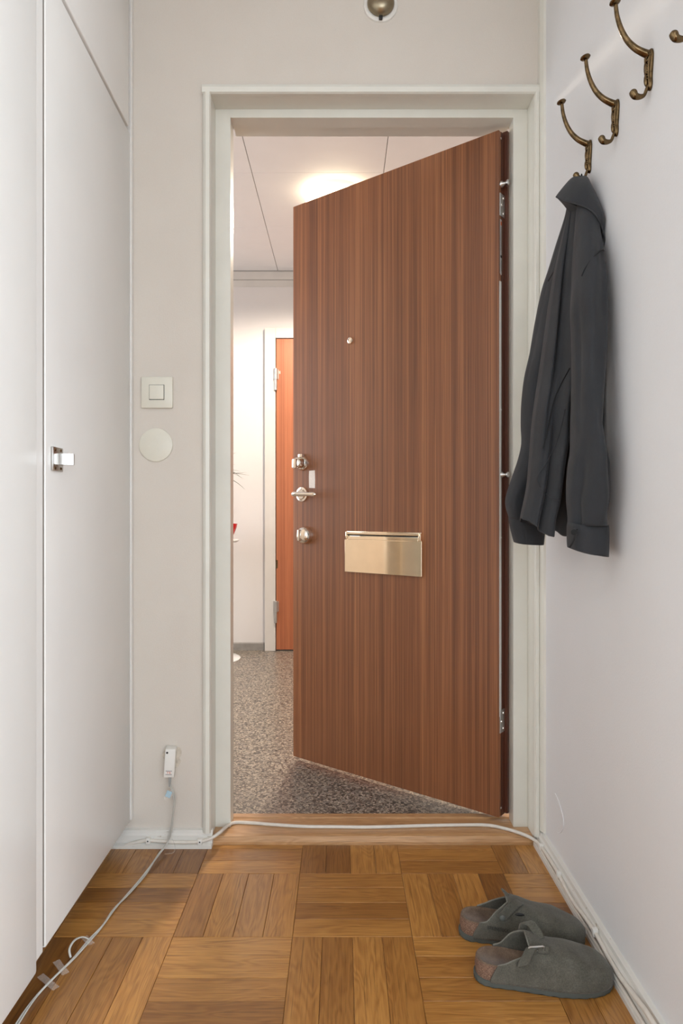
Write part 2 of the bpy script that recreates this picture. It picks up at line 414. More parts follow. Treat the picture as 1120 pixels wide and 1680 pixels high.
# door frame: architrave bead, reveal, frame face, rebate
FX0, FX1, FZ, FY = -0.3266, 0.506, 2.111, 2.010
fr = thing('trim_1', 'glossy white stepped timber frame of the entrance doorway', 'door frame', (OX0, FY, 0), kind='structure')
obj('jamb', MB().prism([(OX0, FY), (FX0, FY), (FX0, 2.062), (FX0 - 0.016, 2.062), (FX0 - 0.016, 2.125), (OX0, 2.125)], 0.023, OZ, 'z'), M['trim'], fr)
obj('jamb', MB().prism([(OX1, FY), (FX1, FY), (FX1, 2.062), (FX1 + 0.018, 2.062), (FX1 + 0.018, 2.125), (OX1, 2.125)], 0.023, OZ, 'z'), M['trim'], fr)
m = MB().prism([(FY, OZ), (FY, FZ), (2.062, FZ), (2.062, FZ + 0.008), (2.125, FZ + 0.008), (2.125, OZ)], FX0 - 0.0005, FX1 + 0.0005, 'x')
obj('lintel', m, M['trim'], fr)
t0 = 0.004   # lining of the reveal between the wall face and the frame face
obj('lining', MB().box(OX0 - t0 + 0.0002, OX0, 1.9500, 2.0098, 0.0235, OZ + t0 - 0.0002), M['trim'], fr)
obj('lining', MB().box(OX1, OX1 + t0 - 0.0002, 1.9500, 2.0098, 0.0235, OZ + t0 - 0.0002), M['trim'], fr)
obj('lining', MB().box(OX0 + 0.0002, OX1 - 0.0002, 1.9500, 2.0098, OZ, OZ + t0 - 0.0002), M['trim'], fr)
def bead(w): return [(0, 1.9495), (0, 1.936), (0.003, 1.930), (w * 0.55, 1.929), (w - 0.004, 1.934), (w, 1.940), (w, 1.9495)]
obj('architrave', MB().prism([(OX0 - d, y) for d, y in bead(0.024)], 0.040, OZ + 0.004, 'z'), M['trim'], fr)
obj('architrave', MB().prism([(OX1 + d, y) for d, y in bead(0.020)], 0.030, OZ + 0.004, 'z'), M['trim'], fr)
obj('architrave', MB().prism([(y, OZ + d) for d, y in bead(0.030)], OX0 - 0.024, OX1 + 0.020, 'x'), M['trim'], fr)
# corner strip between end wall and right wall, and by the cabinet
m = MB().prism([(XW + 0.0, YW - 0.040), (XW - 0.006, YW - 0.038), (XW - 0.012, YW - 0.022), (XW - 0.012, YW), (XW + 0.0, YW)], 0.050, 2.5, 'z')
struct('trim_2', m, M['trim'], 'narrow white corner strip beside the coat', 'trim')

# ------------------------------------------------------------------ built-in cabinet at the left
XC = -0.597
cab = thing('cabinet', 'built-in white hall cabinet with flush doors and a chrome latch', 'cabinet', (-0.9, 1.2, 0))
obj('body', MB().box(XL + 0.005, XC - 0.06, 0.42, 1.948, 0.085, 2.499), M['cabinet'], cab)
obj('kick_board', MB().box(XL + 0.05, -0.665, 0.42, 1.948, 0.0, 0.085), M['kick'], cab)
obj('filler_strip', MB().box(XC - 0.060, XC - 0.001, 1.3195, 1.3685, 0.068, 2.498, 0.002, 2), M['cabinet'], cab)
obj('filler_strip', MB().box(XC - 0.060, XC + 0.004, 1.929, 1.9485, 0.078, 2.498, 0.003, 2), M['cabinet'], cab)
def slab(y0, y1, za0, za1, zb0, zb1, xa, xb, bev=0.0025):  # z at near end (a) and far end (b)
    b = bmesh.new(); 
    vs = [b.verts.new(p) for p in ((xa, y0, za0), (xb, y0, za0), (xb, y1, zb0), (xa, y1, zb0), (xa, y0, za1), (xb, y0, za1), (xb, y1, zb1), (xa, y1, zb1))]
    for q in ((0, 1, 2, 3), (4, 5, 6, 7), (0, 1, 5, 4), (1, 2, 6, 5), (2, 3, 7, 6), (3, 0, 4, 7)): b.faces.new([vs[i] for i in q])
    bmesh.ops.recalc_face_normals(b, faces=b.faces)
    bmesh.ops.bevel(b, geom=list(b.edges), offset=bev, segments=3, affect='EDGES', profile=0.5)
    mb = MB(); mb.bm(b); return mb
dl = obj('door', slab(1.3775, 1.927, 0.070, 2.048, 0.076, 2.018, XC - 0.060, XC, 0.003), M['cabinet'], cab, 30)
dl['label'] = 'tall lower cabinet door with the chrome latch'
du = obj('door', slab(1.377, 1.905, 2.0545, 2.49, 2.0260, 2.49, XC - 0.060, XC + 0.004, 0.003), M['cabinet'], cab, 30)
du['label'] = 'upper cabinet door above the slanting gap'
dn = obj('door', slab(0.60, 1.318, 0.062, 2.49, 0.060, 2.49, XC - 0.060, XC + 0.010, 0.006), M['cabinet'], cab, 30)
dn['label'] = 'nearest tall cabinet door, brightly lit'
# chrome turn latch on the tall door
lz = 1.060; ly = 1.405
obj('edge_strip', MB().box(XC - 0.055, XC - 0.0028, 1.3758, 1.3774, 0.075, 2.044), M['kick'], dl)  # dark strip added to paint the shade of the gap beside the door
lat = obj('latch', MB().box(XC, XC + 0.006, ly - 0.004, ly + 0.046, lz - 0.025, lz + 0.025, 0.002, 2), M['latch_chrome'], dl, 30)
lat['label'] = 'chrome turn latch'
m = MB().prism([(XC + 0.005, ly + 0.012), (XC + 0.018, ly + 0.012), (XC + 0.030, ly + 0.017), (XC + 0.037, ly + 0.024), (XC + 0.037, ly + 0.028), (XC + 0.028, ly + 0.030), (XC + 0.016, ly + 0.034), (XC + 0.005, ly + 0.036)], lz - 0.0115, lz + 0.0115, 'z')
obj('latch_lever', m, M['latch_chrome'], dl, 30)
for q in (-0.019, 0.019):
    for r in (0.006, 0.034):
        obj('screw', MB().lathe([(0.0, 0.0018), (0.0028, 0.0012), (0.0032, 0)], 12, Matrix.Translation((XC + 0.006, ly + r, lz + q)) @ Matrix.Rotation(PI / 2, 4, 'Y')), M['antique'], dl)

# ------------------------------------------------------------------ stair landing beyond the doorway
YB, ZC = 4.65, 2.590
struct('floor_landing', MB().box(-2.5, 1.5, 2.09, YB + 0.1, -0.06, ZT), M['terrazzo'], 'speckled grey-brown terrazzo floor of the stair landing', 'floor')
struct('wall_landing_back', MB().box(-2.5, 1.5, YB, YB + 0.1, ZT, 2.62), M['stair_wall'], 'white plaster wall at the far side of the landing', 'wall')
m = MB().box(-2.5, -2.4, 2.12, 2.25, ZT, 2.62).box(-2.5, -2.4, 3.95, YB, ZT, 2.62).box(-2.5, -2.4, 2.25, 3.95, ZT, 0.6).box(-2.5, -2.4, 2.25, 3.95, 2.4, 2.62)
struct('wall_landing_left', m, M['stair_wall'], 'white landing wall with the stair window, left of the doorway', 'wall')
struct('wall_landing_right', MB().box(1.4, 1.5, 2.12, YB, ZT, 2.62), M['stair_wall'], 'white landing wall hidden behind the open door', 'wall')
m = MB()
for a in ((2.25, 2.30, 0.6, 2.4), (3.90, 3.95, 0.6, 2.4), (3.07, 3.13, 0.6, 2.4), (2.25, 3.95, 0.6, 0.65), (2.25, 3.95, 2.35, 2.4)): m.box(-2.48, -2.42, *a)
struct('window_3', m, M['casing'], 'white frame of the stair window left of the doorway', 'window')
cl = struct('ceiling_landing', MB().box(-2.5, 1.5, 2.12, YB + 0.1, ZC + 0.007, ZC + 0.08), M['groove'], 'white panelled ceiling over the stair landing', 'ceiling')
PW = 0.637; xs0 = -0.433; ys0 = 3.30
pm = {}
for i in range(-4, 4):
    for j in range(-2, 3):
        x0, x1 = xs0 + i * PW, xs0 + (i + 1) * PW; y0, y1 = ys0 + j * 0.63, ys0 + (j + 1) * 0.63
        x0, x1 = max(x0, -2.4), min(x1, 1.4); y0, y1 = max(y0, 2.122), min(y1, YB - 0.012)
        if x1 - x0 < 0.02 or y1 - y0 < 0.02: continue
        # dark open joint between columns, tight joint between rows
        obj('ceiling_panel', MB().box(x0 + 0.0016, x1 - 0.0016, y0 + 0.0003, y1 - 0.0003, ZC, ZC + 0.009, 0.0010), M['panel'], cl)
m = MB().prism([(YB, ZC - 0.060), (YB - 0.010, ZC - 0.060), (YB - 0.010, ZC - 0.005), (YB, ZC - 0.005)], -2.4, 1.4, 'x')
m.prism([(YB, ZC - 0.105), (YB - 0.005, ZC - 0.105), (YB - 0.005, ZC - 0.063), (YB, ZC - 0.063)], -2.4, 1.4, 'x')
struct('trim_3', m, M['casing'], 'stepped white cornice strip at the top of the landing wall', 'trim')
m = MB().prism([(YB, ZT), (YB - 0.014, ZT), (YB - 0.014, ZT + 0.046), (YB - 0.011, ZT + 0.052), (YB, ZT + 0.052)], -2.4, -0.523, 'x')
struct('baseboard_landing', m, M['grey_base'], 'grey painted skirting on the landing', 'baseboard')
# neighbour's door
nd = thing('door_2', 'orange-brown veneered neighbour door across the landing with steel hinges', 'door', (-0.44, YB, ZT), kind='structure')
obj('leaf', MB().box(-0.442, 0.41, YB - 0.030, YB - 0.002, ZT + 0.008, 2.122, 0.002), M['veneer2'], nd)
obj('casing', MB().box(-0.519, -0.446, YB - 0.040, YB, ZT, 2.197, 0.003, 2), M['casing'], nd)
obj('casing', MB().box(0.414, 0.487, YB - 0.040, YB, ZT, 2.197, 0.003, 2), M['casing'], nd)
obj('casing', MB().box(-0.446, 0.414, YB - 0.040, YB, 2.126, 2.197, 0.003, 2), M['casing'], nd)
for zz in (0.95 + (840 - 625) / F * YB, 0.95 + (840 - 1003) / F * YB):
    hg = obj('hinge', MB().lathe([(0.009, -0.072), (0.011, -0.07), (0.011, 0.0), (0.015, 0.002), (0.015, 0.074), (0.012, 0.077)], 14, Matrix.Translation((-0.444, YB - 0.045, zz))), M['steel'], nd, True)
    obj('hinge_leaf', MB().box(-0.444, -0.425, YB - 0.034, YB - 0.0305, zz + 0.004, zz + 0.072, 0.001), M['steel'], hg)
obj('lock_plate', MB().box(-0.441, -0.432, YB - 0.0325, YB - 0.030, 0.57, 0.625), M['antique'], nd)
obj('marking', MB().box(-0.422, -0.4195, YB - 0.0308, YB - 0.0300, 1.885, 1.905).box(-0.4165, -0.414, YB - 0.0308, YB - 0.030, 1.885, 1.905), M['sticker'], nd)
# ceiling lamp
LX, LY = -0.03, 3.50
lamp = thing('ceiling_lamp', 'lit round opal glass lamp flush on the landing ceiling', 'lamp', (LX, LY, ZC))
T = Matrix.Translation((LX, LY, ZC))
obj('base_ring', MB().lathe([(0.0, -0.0002), (0.136, -0.0002), (0.136, -0.026), (0.0, -0.026)], 48, T), M['white_gloss'], lamp, 30)
obj('opal_shade', MB().lathe([(0.0, -0.0265), (0.140, -0.027), (0.152, -0.034), (0.155, -0.046), (0.148, -0.064), (0.122, -0.084), (0.078, -0.098), (0.035, -0.104), (0.0, -0.105)], 48, T), M['lamp'], lamp, 'full')
ll = bpy.data.lights.new('lamp_bulb', 'SPOT'); ll.energy = 200; ll.spot_size = math.radians(172); ll.spot_blend = 0.3; ll.color = (1.0, 0.86, 0.70); ll.shadow_soft_size = 0.07
lo_ = bpy.data.objects.new('lamp_bulb', ll); COL.objects.link(lo_); lo_.location = (LX, LY, ZC - 0.128)
# pedestal table, bowl, plant
TX, TY = -0.842, 4.36
tb = thing('pedestal_table', 'small white round pedestal table against the landing wall', 'table', (TX, TY, ZT))
T = Matrix.Translation((TX, TY, 0))
obj('base', MB().lathe([(0, ZT), (0.195, ZT), (0.196, ZT + 0.006), (0.185, ZT + 0.012), (0.06, ZT + 0.026), (0.03, ZT + 0.032), (0, ZT + 0.032)], 48, T), M['white_gloss'], tb, True)
obj('column', MB().lathe([(0.022, ZT + 0.030), (0.020, 0.4), (0.022, 0.752), (0.04, 0.757)], 24, T), M['white_gloss'], tb, True)
obj('top', MB().lathe([(0, 0.756), (0.17, 0.756), (0.183, 0.763), (0.186, 0.770), (0.183, 0.776), (0, 0.777)], 48, T), M['white_gloss'], tb, True)
BX = -0.772
pt = thing('potted_dragon_tree', 'thin-leaved plant in a red glass bowl on the white pedestal table', 'plant', (BX, TY, 0.777))
T = Matrix.Translation((BX, TY, 0.7775))
obj('pot', MB().lathe([(0, 0), (0.062, 0), (0.066, 0.004), (0.088, 0.035), (0.103, 0.075), (0.107, 0.098), (0.103, 0.098), (0.098, 0.075), (0.083, 0.037), (0.06, 0.010), (0, 0.010)], 40, T), M['red_glass'], pt, True)
obj('soil', MB().lathe([(0, 0.055), (0.088, 0.055), (0.0935, 0.07), (0, 0.074)], 24, T), M['soil'], pt, True)
obj('stem', MB().tube([(BX, TY, 0.845), (BX - 0.02, TY, 1.0), (BX - 0.045, TY + 0.01, 1.22)], [0.011, 0.009, 0.007]), M['leaf'], pt, True)
def leaf(p0, d, L, up, droop, wd):
    d = Vector(d).normalized(); side = d.cross(Vector((0, 0, 1))).normalized(); L_, R_ = [], []
    mb = MB(); pts = []
    for k in range(9):
        t = k / 8; p = Vector(p0) + d * (L * t) + Vector((0, 0, up * t - droop * t * t)); wq = wd * math.sin(PI * min(1, 0.12 + 0.88 * t)) ** 0.8 + 0.0004
        pts.append([p - side * wq, p + Vector((0, 0, -wq * 0.35)), p + side * wq])
    mb.rings(pts, closed=False); return mb
rl = random.Random(3)
for k in range(38):
    a = k * 2.399; el = rl.uniform(-0.1, 1.0)
    o = obj('leaf', leaf((BX - 0.045, TY + 0.01, 1.17 + rl.uniform(0, 0.06)), (math.cos(a), math.sin(a), 0), rl.uniform(0.17, 0.26) * (1.05 - 0.45 * max(el, 0)), 0.14 * el + 0.02, rl.uniform(0.02, 0.13), 0.006), M['leaf'], pt, True)

# ------------------------------------------------------------------ entrance door (opens out onto the landing)
HX, HY = 0.4686, 2.034
ANG = math.atan2(2.548 - HY, -0.180 - HX); DW = 0.828; DZ0, DZ1 = 0.039, 2.089
door = thing('door_1', 'open reddish-brown veneered entrance door with brass letter plate and locks', 'door', (HX, HY, DZ0), ANG, kind='structure')
dx, dn_ = Vector((math.cos(ANG), math.sin(ANG), 0)), Vector((-math.sin(ANG), math.cos(ANG), 0))
def DL(px, py, off=0.0):      # pixel on the door's inner face -> (along, up) in the door's own axes
    d = Vector(((px - CX) / F, 1, (CY - py) / F)); o = Vector((0, 0, H)); q = Vector((HX, HY, DZ0)) + dn_ * off
    p = o + d * ((q - o).dot(dn_) / d.dot(dn_)); r = p - Vector((HX, HY, DZ0)); return r.dot(dx), r.z
HD = DZ1 - DZ0
obj('leaf', MB().box(0, DW, -0.036, 0, 0, HD, 0.0015, 2), M['veneer'], door, local=True)
obj('rebate_lip', MB().box(-0.011, DW + 0.012, -0.052, -0.0362, 0.002, HD + 0.010, 0.0015, 1), M['veneer_edge'], door, local=True)
obj('edge_strip', MB().box(-0.0012, -0.0001, -0.0350, -0.0125, 0.001, HD - 0.001), M['veneer_edge'], door, local=True)
obj('seal_strip', MB().box(-0.0030, -0.0002, -0.0120, -0.0018, 0.30, 1.60, 0.0006), M['seal'], door, local=True)
def nrm(px, py): a, z = DL(px, py); return Matrix.Translation((a, 0, z)) @ Matrix.Rotation(-PI / 2, 4, 'X')   # local z -> +y (into the hall)
# spyhole
obj('spyhole', MB().lathe([(0, 0.004), (0.005, 0.0045), (0.0065, 0.007), (0.0105, 0.006), (0.0125, 0.002), (0.0125, 0)], 24, nrm(575, 559)), M['chrome'], door, 30, local=True)
# upper lock with thumb turn
a, z = DL(497, 760)
lk = obj('upper_lock', MB().lathe([(0.0, 0.016), (0.021, 0.016), (0.0245, 0.012), (0.0275, 0.004), (0.0275, 0)], 32, nrm(497, 760)), M['chrome'], door, 30, local=True)
obj('thumb_turn', MB().lathe([(0.0, 0.040), (0.016, 0.040), (0.019, 0.036), (0.0195, 0.018), (0.0, 0.016)], 28, nrm(497, 760)).box(a - 0.010, a + 0.010, 0.030, 0.052, z - 0.021, z + 0.014, 0.004, 2), M['chrome'], lk, 30, local=True)
obj('lock_catch', MB().box(a - 0.012, a + 0.010, 0.001, 0.020, z + 0.020, z + 0.034, 0.004, 2), M['chrome'], lk, 30, local=True)
# lever handle
a, z = DL(496, 811)
hd = obj('handle', MB().lathe([(0.0, 0.011), (0.017, 0.011), (0.020, 0.007), (0.0265, 0.006), (0.0275, 0.003), (0.0275, 0)], 32, nrm(496, 811)), M['chrome'], door, 30, local=True)
pth = spline([(a, 0.008, z), (a, 0.034, z), (a - 0.001, 0.050, z), (a - 0.012, 0.056, z), (a - 0.05, 0.055, z - 0.0005), (a - 0.092, 0.052, z - 0.002), (a - 0.104, 0.046, z - 0.003)], 6)
obj('lever', MB().tube(pth, [0.0085] * 8 + [0.0088 - 0.00006 * k for k in range(len(pth) - 9)] + [0.004], 12), M['chrome'], hd, True, local=True)
# lower round lock
lw = obj('lower_lock', MB().lathe([(0.0, 0.034), (0.012, 0.033), (0.023, 0.028), (0.030, 0.020), (0.0325, 0.010), (0.033, 0.0)], 36, nrm(502, 878)), M['chrome'], door, 30, local=True)
a, z = DL(501, 878)
obj('turn_knob', MB().box(a - 0.0055, a + 0.0055, 0.026, 0.042, z - 0.021, z + 0.021, 0.0035, 2), M['chrome'], lw, 30, local=True)
# worn sticker
a0, z0 = DL(516.5, 801); a1, z1 = DL(507, 772)
st = obj('sticker', MB().prism([(a0, z0), (a0 - 0.001, z0 + 0.03), (a0 + 0.0005, z1), (a1, z1 - 0.001), (a1 + 0.001, z0 + 0.04), (a1, z0 + 0.002)], 0.0001, 0.0006, 'y'), M['sticker'], door, local=True)
st['label'] = 'worn white paper sticker'
# letter plate
a0, z0 = DL(694, 947); a1, z1 = DL(568, 871)
zt = DL(631, 877)[1]
zb = (DL(568, 937)[1] + DL(694, 947)[1]) / 2; zt = (DL(568, 871)[1] + DL(694, 874)[1]) / 2
lp = obj('letter_plate', MB().box(a0 + 0.004, a1 - 0.004, 0.0003, 0.0045, zt - 0.045, zt, 0.0015, 2), M['brass'], door, 30, local=True)
obj('slot', MB().box(a0 + 0.010, a1 - 0.010, 0.0046, 0.0052, zt - 0.016, zt - 0.009), M['black'], lp, local=True)
zf = zt - 0.0175
m = MB()
m.box(a0, a1, 0.006, 0.0095, zb, zt - 0.028, 0.0012, 2)
m.box(a0 + 0.0135, a1 - 0.0135, 0.006, 0.0095, zt - 0.0285, zf, 0.001, 2)
obj('flap', m, M['brass'], lp, local=True)
for q in (a0 + 0.008, a1 - 0.008):
    obj('flap_hinge', MB().box(q - 0.0045, q + 0.0045, 0.0046, 0.011, zt - 0.027, zt - 0.002, 0.0015, 2), M['brass'], lp, 30, local=True)
obj('flap_pin', MB().tube([(a0 + 0.008, 0.0095, zt - 0.0075), (a1 - 0.008, 0.0095, zt - 0.0075)], 0.0042, 10), M['brass'], lp, True, local=True)
# hinge side: security bolts, hinges, rating label, screws
def zed(py): return H + (CY - py) / F * 2.045 - DZ0
for py in (303, 779):
    m = MB().lathe([(0.0095, 0), (0.0095, 0.004), (0.0045, 0.010), (0.0040, 0.016), (0.0075, 0.019), (0.0085, 0.023), (0.006, 0.026), (0, 0.026)], 18, Matrix.Translation((-0.001, -0.013, zed(py))) @ Matrix.Rotation(-PI / 2, 4, 'Y'))
    obj('security_bolt', m, M['steel'], door, True, local=True)
for py in (337, 1183):
    hg = obj('hinge_plate', MB().box(-0.0035, -0.0003, -0.034, -0.0025, zed(py) - 0.034, zed(py) + 0.034, 0.001), M['steel'], door, local=True)
    for q in (-0.023, 0.0, 0.023):
        obj('screw', MB().lathe([(0, 0.0018), (0.004, 0.0015), (0.005, 0)], 12, Matrix.Translation((-0.0035, -0.012 - (0.012 if q else 0), zed(py) + q)) @ Matrix.Rotation(-PI / 2, 4, 'Y')), M['chrome'], hg, local=True)
lb = obj('rating_label', MB().box(-0.0026, -0.0013, -0.0155, -0.004, zed(450), zed(361), 0.0003), M['steel'], door, local=True)
lb['label'] = 'narrow silver rating label with a red mark'
obj('print', MB().box(-0.0031, -0.0027, -0.0145, -0.005, zed(424), zed(420)).box(-0.0031, -0.0027, -0.0075, -0.0068, zed(412), zed(374)).box(-0.0031, -0.0027, -0.012, -0.0115, zed(446), zed(428)), M['black'], lb, local=True)
obj('red_mark', MB().box(-0.0031, -0.0027, -0.013, -0.006, zed(371), zed(365)), M['orange_ink'], lb, local=True)
for py in (229, 451, 673, 882, 1103, 1324):
    obj('screw', MB().lathe([(0, 0.0018), (0.0032, 0.0012), (0.0036, 0)], 10, Matrix.Translation((-0.003, -0.008, zed(py))) @ Matrix.Rotation(-PI / 2, 4, 'Y')), M['steel'], door, local=True)

# ------------------------------------------------------------------ things on the end wall
# light switch
p = P(258.5, 644.5, YW); s = 0.0445
sw = thing('light_switch', 'square cream light switch left of the doorway', 'light switch', (p.x, YW, p.z - s))
obj('frame', MB().box(p.x - s, p.x + s, YW - 0.009, YW - 0.0003, p.z - s, p.z + s, 0.0025, 2), M['cream'], sw, 30)
obj('rocker_gap_shade', MB().box(p.x - 0.0215, p.x + 0.0215, YW - 0.0102, YW - 0.009, p.z - 0.0215, p.z + 0.0215, 0.0004), M['dark_gap'], sw)  # dark plate painting the shade in the gap around the rocker
obj('rocker', MB().box(p.x - 0.0203, p.x + 0.0203, YW - 0.0135, YW - 0.009, p.z - 0.0203, p.z + 0.0203, 0.0015, 2), M['cream'], sw, 30)
# blank round cover
p = P(256, 730, YW)
m = MB().lathe([(0, 0.006), (0.043, 0.0058), (0.0475, 0.004), (0.0482, 0)], 56, Matrix.Translation((p.x, YW - 0.0003, p.z)) @ Matrix.Rotation(PI / 2, 4, 'X'))
tag(obj('cover_plate', m, M['cream'], None, 30), 'round cream blank cover plate under the light switch', 'cover plate')
# doorbell
p = P(624, 10, YW); T = Matrix.Translation((p.x, YW - 0.0003, p.z)) @ Matrix.Rotation(PI / 2, 4, 'X')
bl = thing('doorbell', 'bronze gong doorbell on a round white base above the doorway', 'doorbell', (p.x, YW, p.z - 0.04))
obj('base_plate', MB().lathe([(0, 0.008), (0.043, 0.008), (0.0475, 0.005), (0.0485, 0)], 40, T), M['white_plastic'], bl, 30)
obj('gong', MB().lathe([(0, 0.036), (0.010, 0.0355), (0.022, 0.033), (0.031, 0.028), (0.0365, 0.021), (0.0385, 0.014), (0.0385, 0.011), (0.0, 0.011)], 48, T), M['bell'], bl, 'full')
obj('gong_nut', MB().lathe([(0, 0.040), (0.0035, 0.040), (0.005, 0.038), (0.005, 0.035)], 6, T), M['bell'], bl)
obj('striker', MB().box(p.x - 0.005, p.x + 0.005, YW - 0.016, YW - 0.008, p.z - 0.0470, p.z - 0.036, 0.001), M['black'], bl)
# phone socket with torn paper behind
pw = P(281, 1236, YW)
tp = MB()
rr = random.Random(5); rim = []
for k in range(22):
    a = 2 * PI * k / 22; rim.append((pw.x + 0.002 + (0.024 + rr.uniform(-0.008, 0.008)) * math.cos(a), pw.z - 0.006 + (0.036 + rr.uniform(-0.012, 0.006)) * math.sin(a)))
tp.prism(rim, YW - 0.0012, YW - 0.0002, 'y')
tag(obj('torn_patch', tp, M['paper']), 'torn brownish wallpaper patch behind the phone plug', 'torn wallpaper')
q0 = P(268, 1232, 1.915); q1 = P(288, 1276, 1.915)
pl = thing('phone_plug', 'white box phone plug on the end wall above the skirting', 'phone plug', ((q0.x + q1.x) / 2, YW, q1.z))
R = Matrix.Translation((q0.x, 1.915, q1.z)) @ Matrix.Rotation(math.radians(3.5), 4, 'Y') @ Matrix.Rotation(math.radians(8), 4, 'Z')
pwid, phgt = 0.029, 0.080
obj('housing', MB().box(0, pwid, 0, 0.034, 0, phgt, 0.0025, 2, R), M['white_plastic'], pl, 30)
obj('screw_hole', MB().lathe([(0, 0.0006), (0.0028, 0.0006), (0.0031, 0)], 14, R @ Matrix.Translation((0.006, 0, phgt - 0.010)) @ Matrix.Rotation(PI / 2, 4, 'X')), M['black'], pl)
lb = obj('label', MB().box(0.005, 0.0225, -0.0006, -0.0001, 0.008, 0.021, rot=R), M['sticker'], pl)
obj('print', MB().box(0.005, 0.0225, -0.0010, -0.0007, 0.0185, 0.0198, rot=R).box(0.005, 0.0225, -0.0010, -0.0007, 0.0085, 0.0098, rot=R), M['ink'], lb)
m = MB()
for bx in ((0.0085, 0.0125, 0.0158, 0.0168), (0.010, 0.011, 0.0115, 0.016), (0.0145, 0.0185, 0.0158, 0.0168), (0.0145, 0.0155, 0.0135, 0.0165), (0.0145, 0.0185, 0.0135, 0.0143), (0.0176, 0.0185, 0.0115, 0.014), (0.0145, 0.0185, 0.0113, 0.0121)):
    m.box(bx[0], bx[1], -0.0010, -0.0007, bx[2], bx[3], rot=R)
obj('print', m, M['orange_ink'], lb)
obj('strain_relief', MB().prism([(0.012, 0.002), (0.022, 0.002), (0.0195, -0.028), (0.0155, -0.028)], 0.006, 0.014, 'y').xf(R), M['grey_plastic'], pl)

# phone cord to the floor and along the cabinet
c0 = R @ Vector((0.0175, 0.010, -0.024))
pts = [c0, P(285, 1310, 1.925), P(283.5, 1340, 1.922), P(280, 1368, 1.918), P(272, 1386, 1.908)]
pts += [PG(258, 1404, 0.012), PG(238, 1436, 0.006), PG(212, 1466, 0.004), PG(186, 1492, 0.004), PG(166, 1522, 0.004), PG(148, 1543, 0.004), PG(120, 1574, 0.004), PG(84, 1608, 0.004), PG(56, 1640, 0.004), PG(30, 1680, 0.004), PG(5, 1722, 0.004), PG(-20, 1790, 0.004)]
cord = thing('phone_lead', 'thin grey flat phone cord hanging down and lying along the cabinet', 'cord', (c0.x, c0.y, 0))
obj('cord_line', MB().tube(spline(pts, 8), 0.0034, 8, True, 0.6), M['cable_grey'], cord, True)
obj('cord_line', MB().tube(spline([p + Vector((0.0035 * math.sin(i * 1.7), 0.002, 0.0015 + 0.001 * math.cos(i * 2.1))) for i, p in enumerate(pts)], 8), 0.0022, 6), M['cable_grey'], cord, True)
bp = P(276.5, 1303, 1.915)
tg = obj('blue_tag', MB().box(-0.0075, 0.0075, -0.0008, 0.0008, -0.009, 0.009, 0.0003, rot=Matrix.Translation(bp) @ Matrix.Rotation(math.radians(22), 4, 'Y')), M['blue'], cord)
obj('tape_tab', MB().tube(spline([P(284, 1292, 1.920), P(278, 1298, 1.914), P(272, 1312, 1.916), P(269, 1307, 1.920)], 5), 0.0022, 6, True, 0.25), M['tape'], cord, True)
obj('tape_tab', MB().tube(spline([P(282, 1376, 1.914), P(287, 1388, 1.905), PG(284, 1399, 0.004), PG(270, 1401, 0.004)], 6), 0.0008, 6), M['tape'], cord, True)
# loose end and clear tape on the floor
obj('loose_end', MB().tube(spline([PG(146, 1541, 0.006), PG(135, 1537, 0.020), PG(122, 1543, 0.024), PG(114, 1557, 0.016), PG(116, 1571, 0.004)], 6), 0.0024, 6, True, 0.6), M['cable_grey'], cord, True)
for (x0, y0, x1, y1) in ((138, 1538, 150, 1548), (92, 1578, 108, 1596), (66, 1602, 92, 1620)):
    a, b = PG(x0, y0, 0.0082), PG(x1, y1, 0.0082); c = (a + b) / 2; dd = (b - a); an = math.atan2(dd.y, dd.x)
    L = dd.length / 2
    obj('clear_tape', MB().box(-L, L, -0.007, 0.007, -0.0005, 0.0005, rot=Matrix.Translation(c) @ Matrix.Rotation(an, 4, 'Z') @ Matrix.Rotation(0.08, 4, 'Y')), M['tape'], cord)

# white cables: along the skirting, over the threshold, along the right skirting
ZK = 0.0275
path = [(-0.66, 1.929, 0.016), P(192, 1391, 1.928), P(215, 1384, 1.929), P(240, 1379, 1.9295), P(262, 1380, 1.929), P(290, 1382, 1.9285), P(325, 1381, 1.9285), P(346, 1375, 1.932)]
path += [PG(360, 1366, ZK + 0.006), PG(374, 1354, ZK + 0.004), PG(386, 1349.5, ZK), PG(410, 1350, ZK), PG(450, 1353, ZK), PG(500, 1356, ZK), PG(550, 1356.5, ZK), PG(600, 1357, ZK), PG(650, 1356, ZK), PG(700, 1354.5, ZK), PG(760, 1353.5, ZK), PG(800, 1354, ZK), PG(830, 1360, ZK), PG(858, 1369, ZK)]
def RB(px, py, d=0.0205): return PXW(px, py, XW - d)
path += [P(876, 1378, 1.930), RB(889, 1391), RB(903, 1412), RB(917, 1436), RB(930, 1462), RB(945, 1487), RB(957, 1502), RB(973, 1526), RB(985, 1546), RB(1000, 1575), RB(1018, 1604), RB(1045, 1640), RB(1075, 1684), (XW - 0.0205, 0.95, 0.035), (XW - 0.0205, 0.73, 0.035)]
wc = thing('white_cable', 'round white cable clipped to the skirtings and crossing the oak threshold', 'cable', (0, 2.02, 0.023))
obj('cable_line', MB().tube(spline(path, 8), 0.0048, 10), M['cable_white'], wc, True)
for (px, yy) in ((243, 1379.5), (328, 1381)):
    c = P(px, yy, 1.927)
    cp = obj('cable_clip', MB().box(c.x - 0.006, c.x + 0.006, 1.9215, 1.9345, c.z - 0.008, c.z + 0.009, 0.002, 2), M['white_plastic'], wc, 30)
    obj('nail', MB().lathe([(0, 0.001), (0.002, 0.0006), (0.0022, 0)], 10, Matrix.Translation((c.x, 1.9215, c.z + 0.001)) @ Matrix.Rotation(PI / 2, 4, 'X')), M['black'], cp)
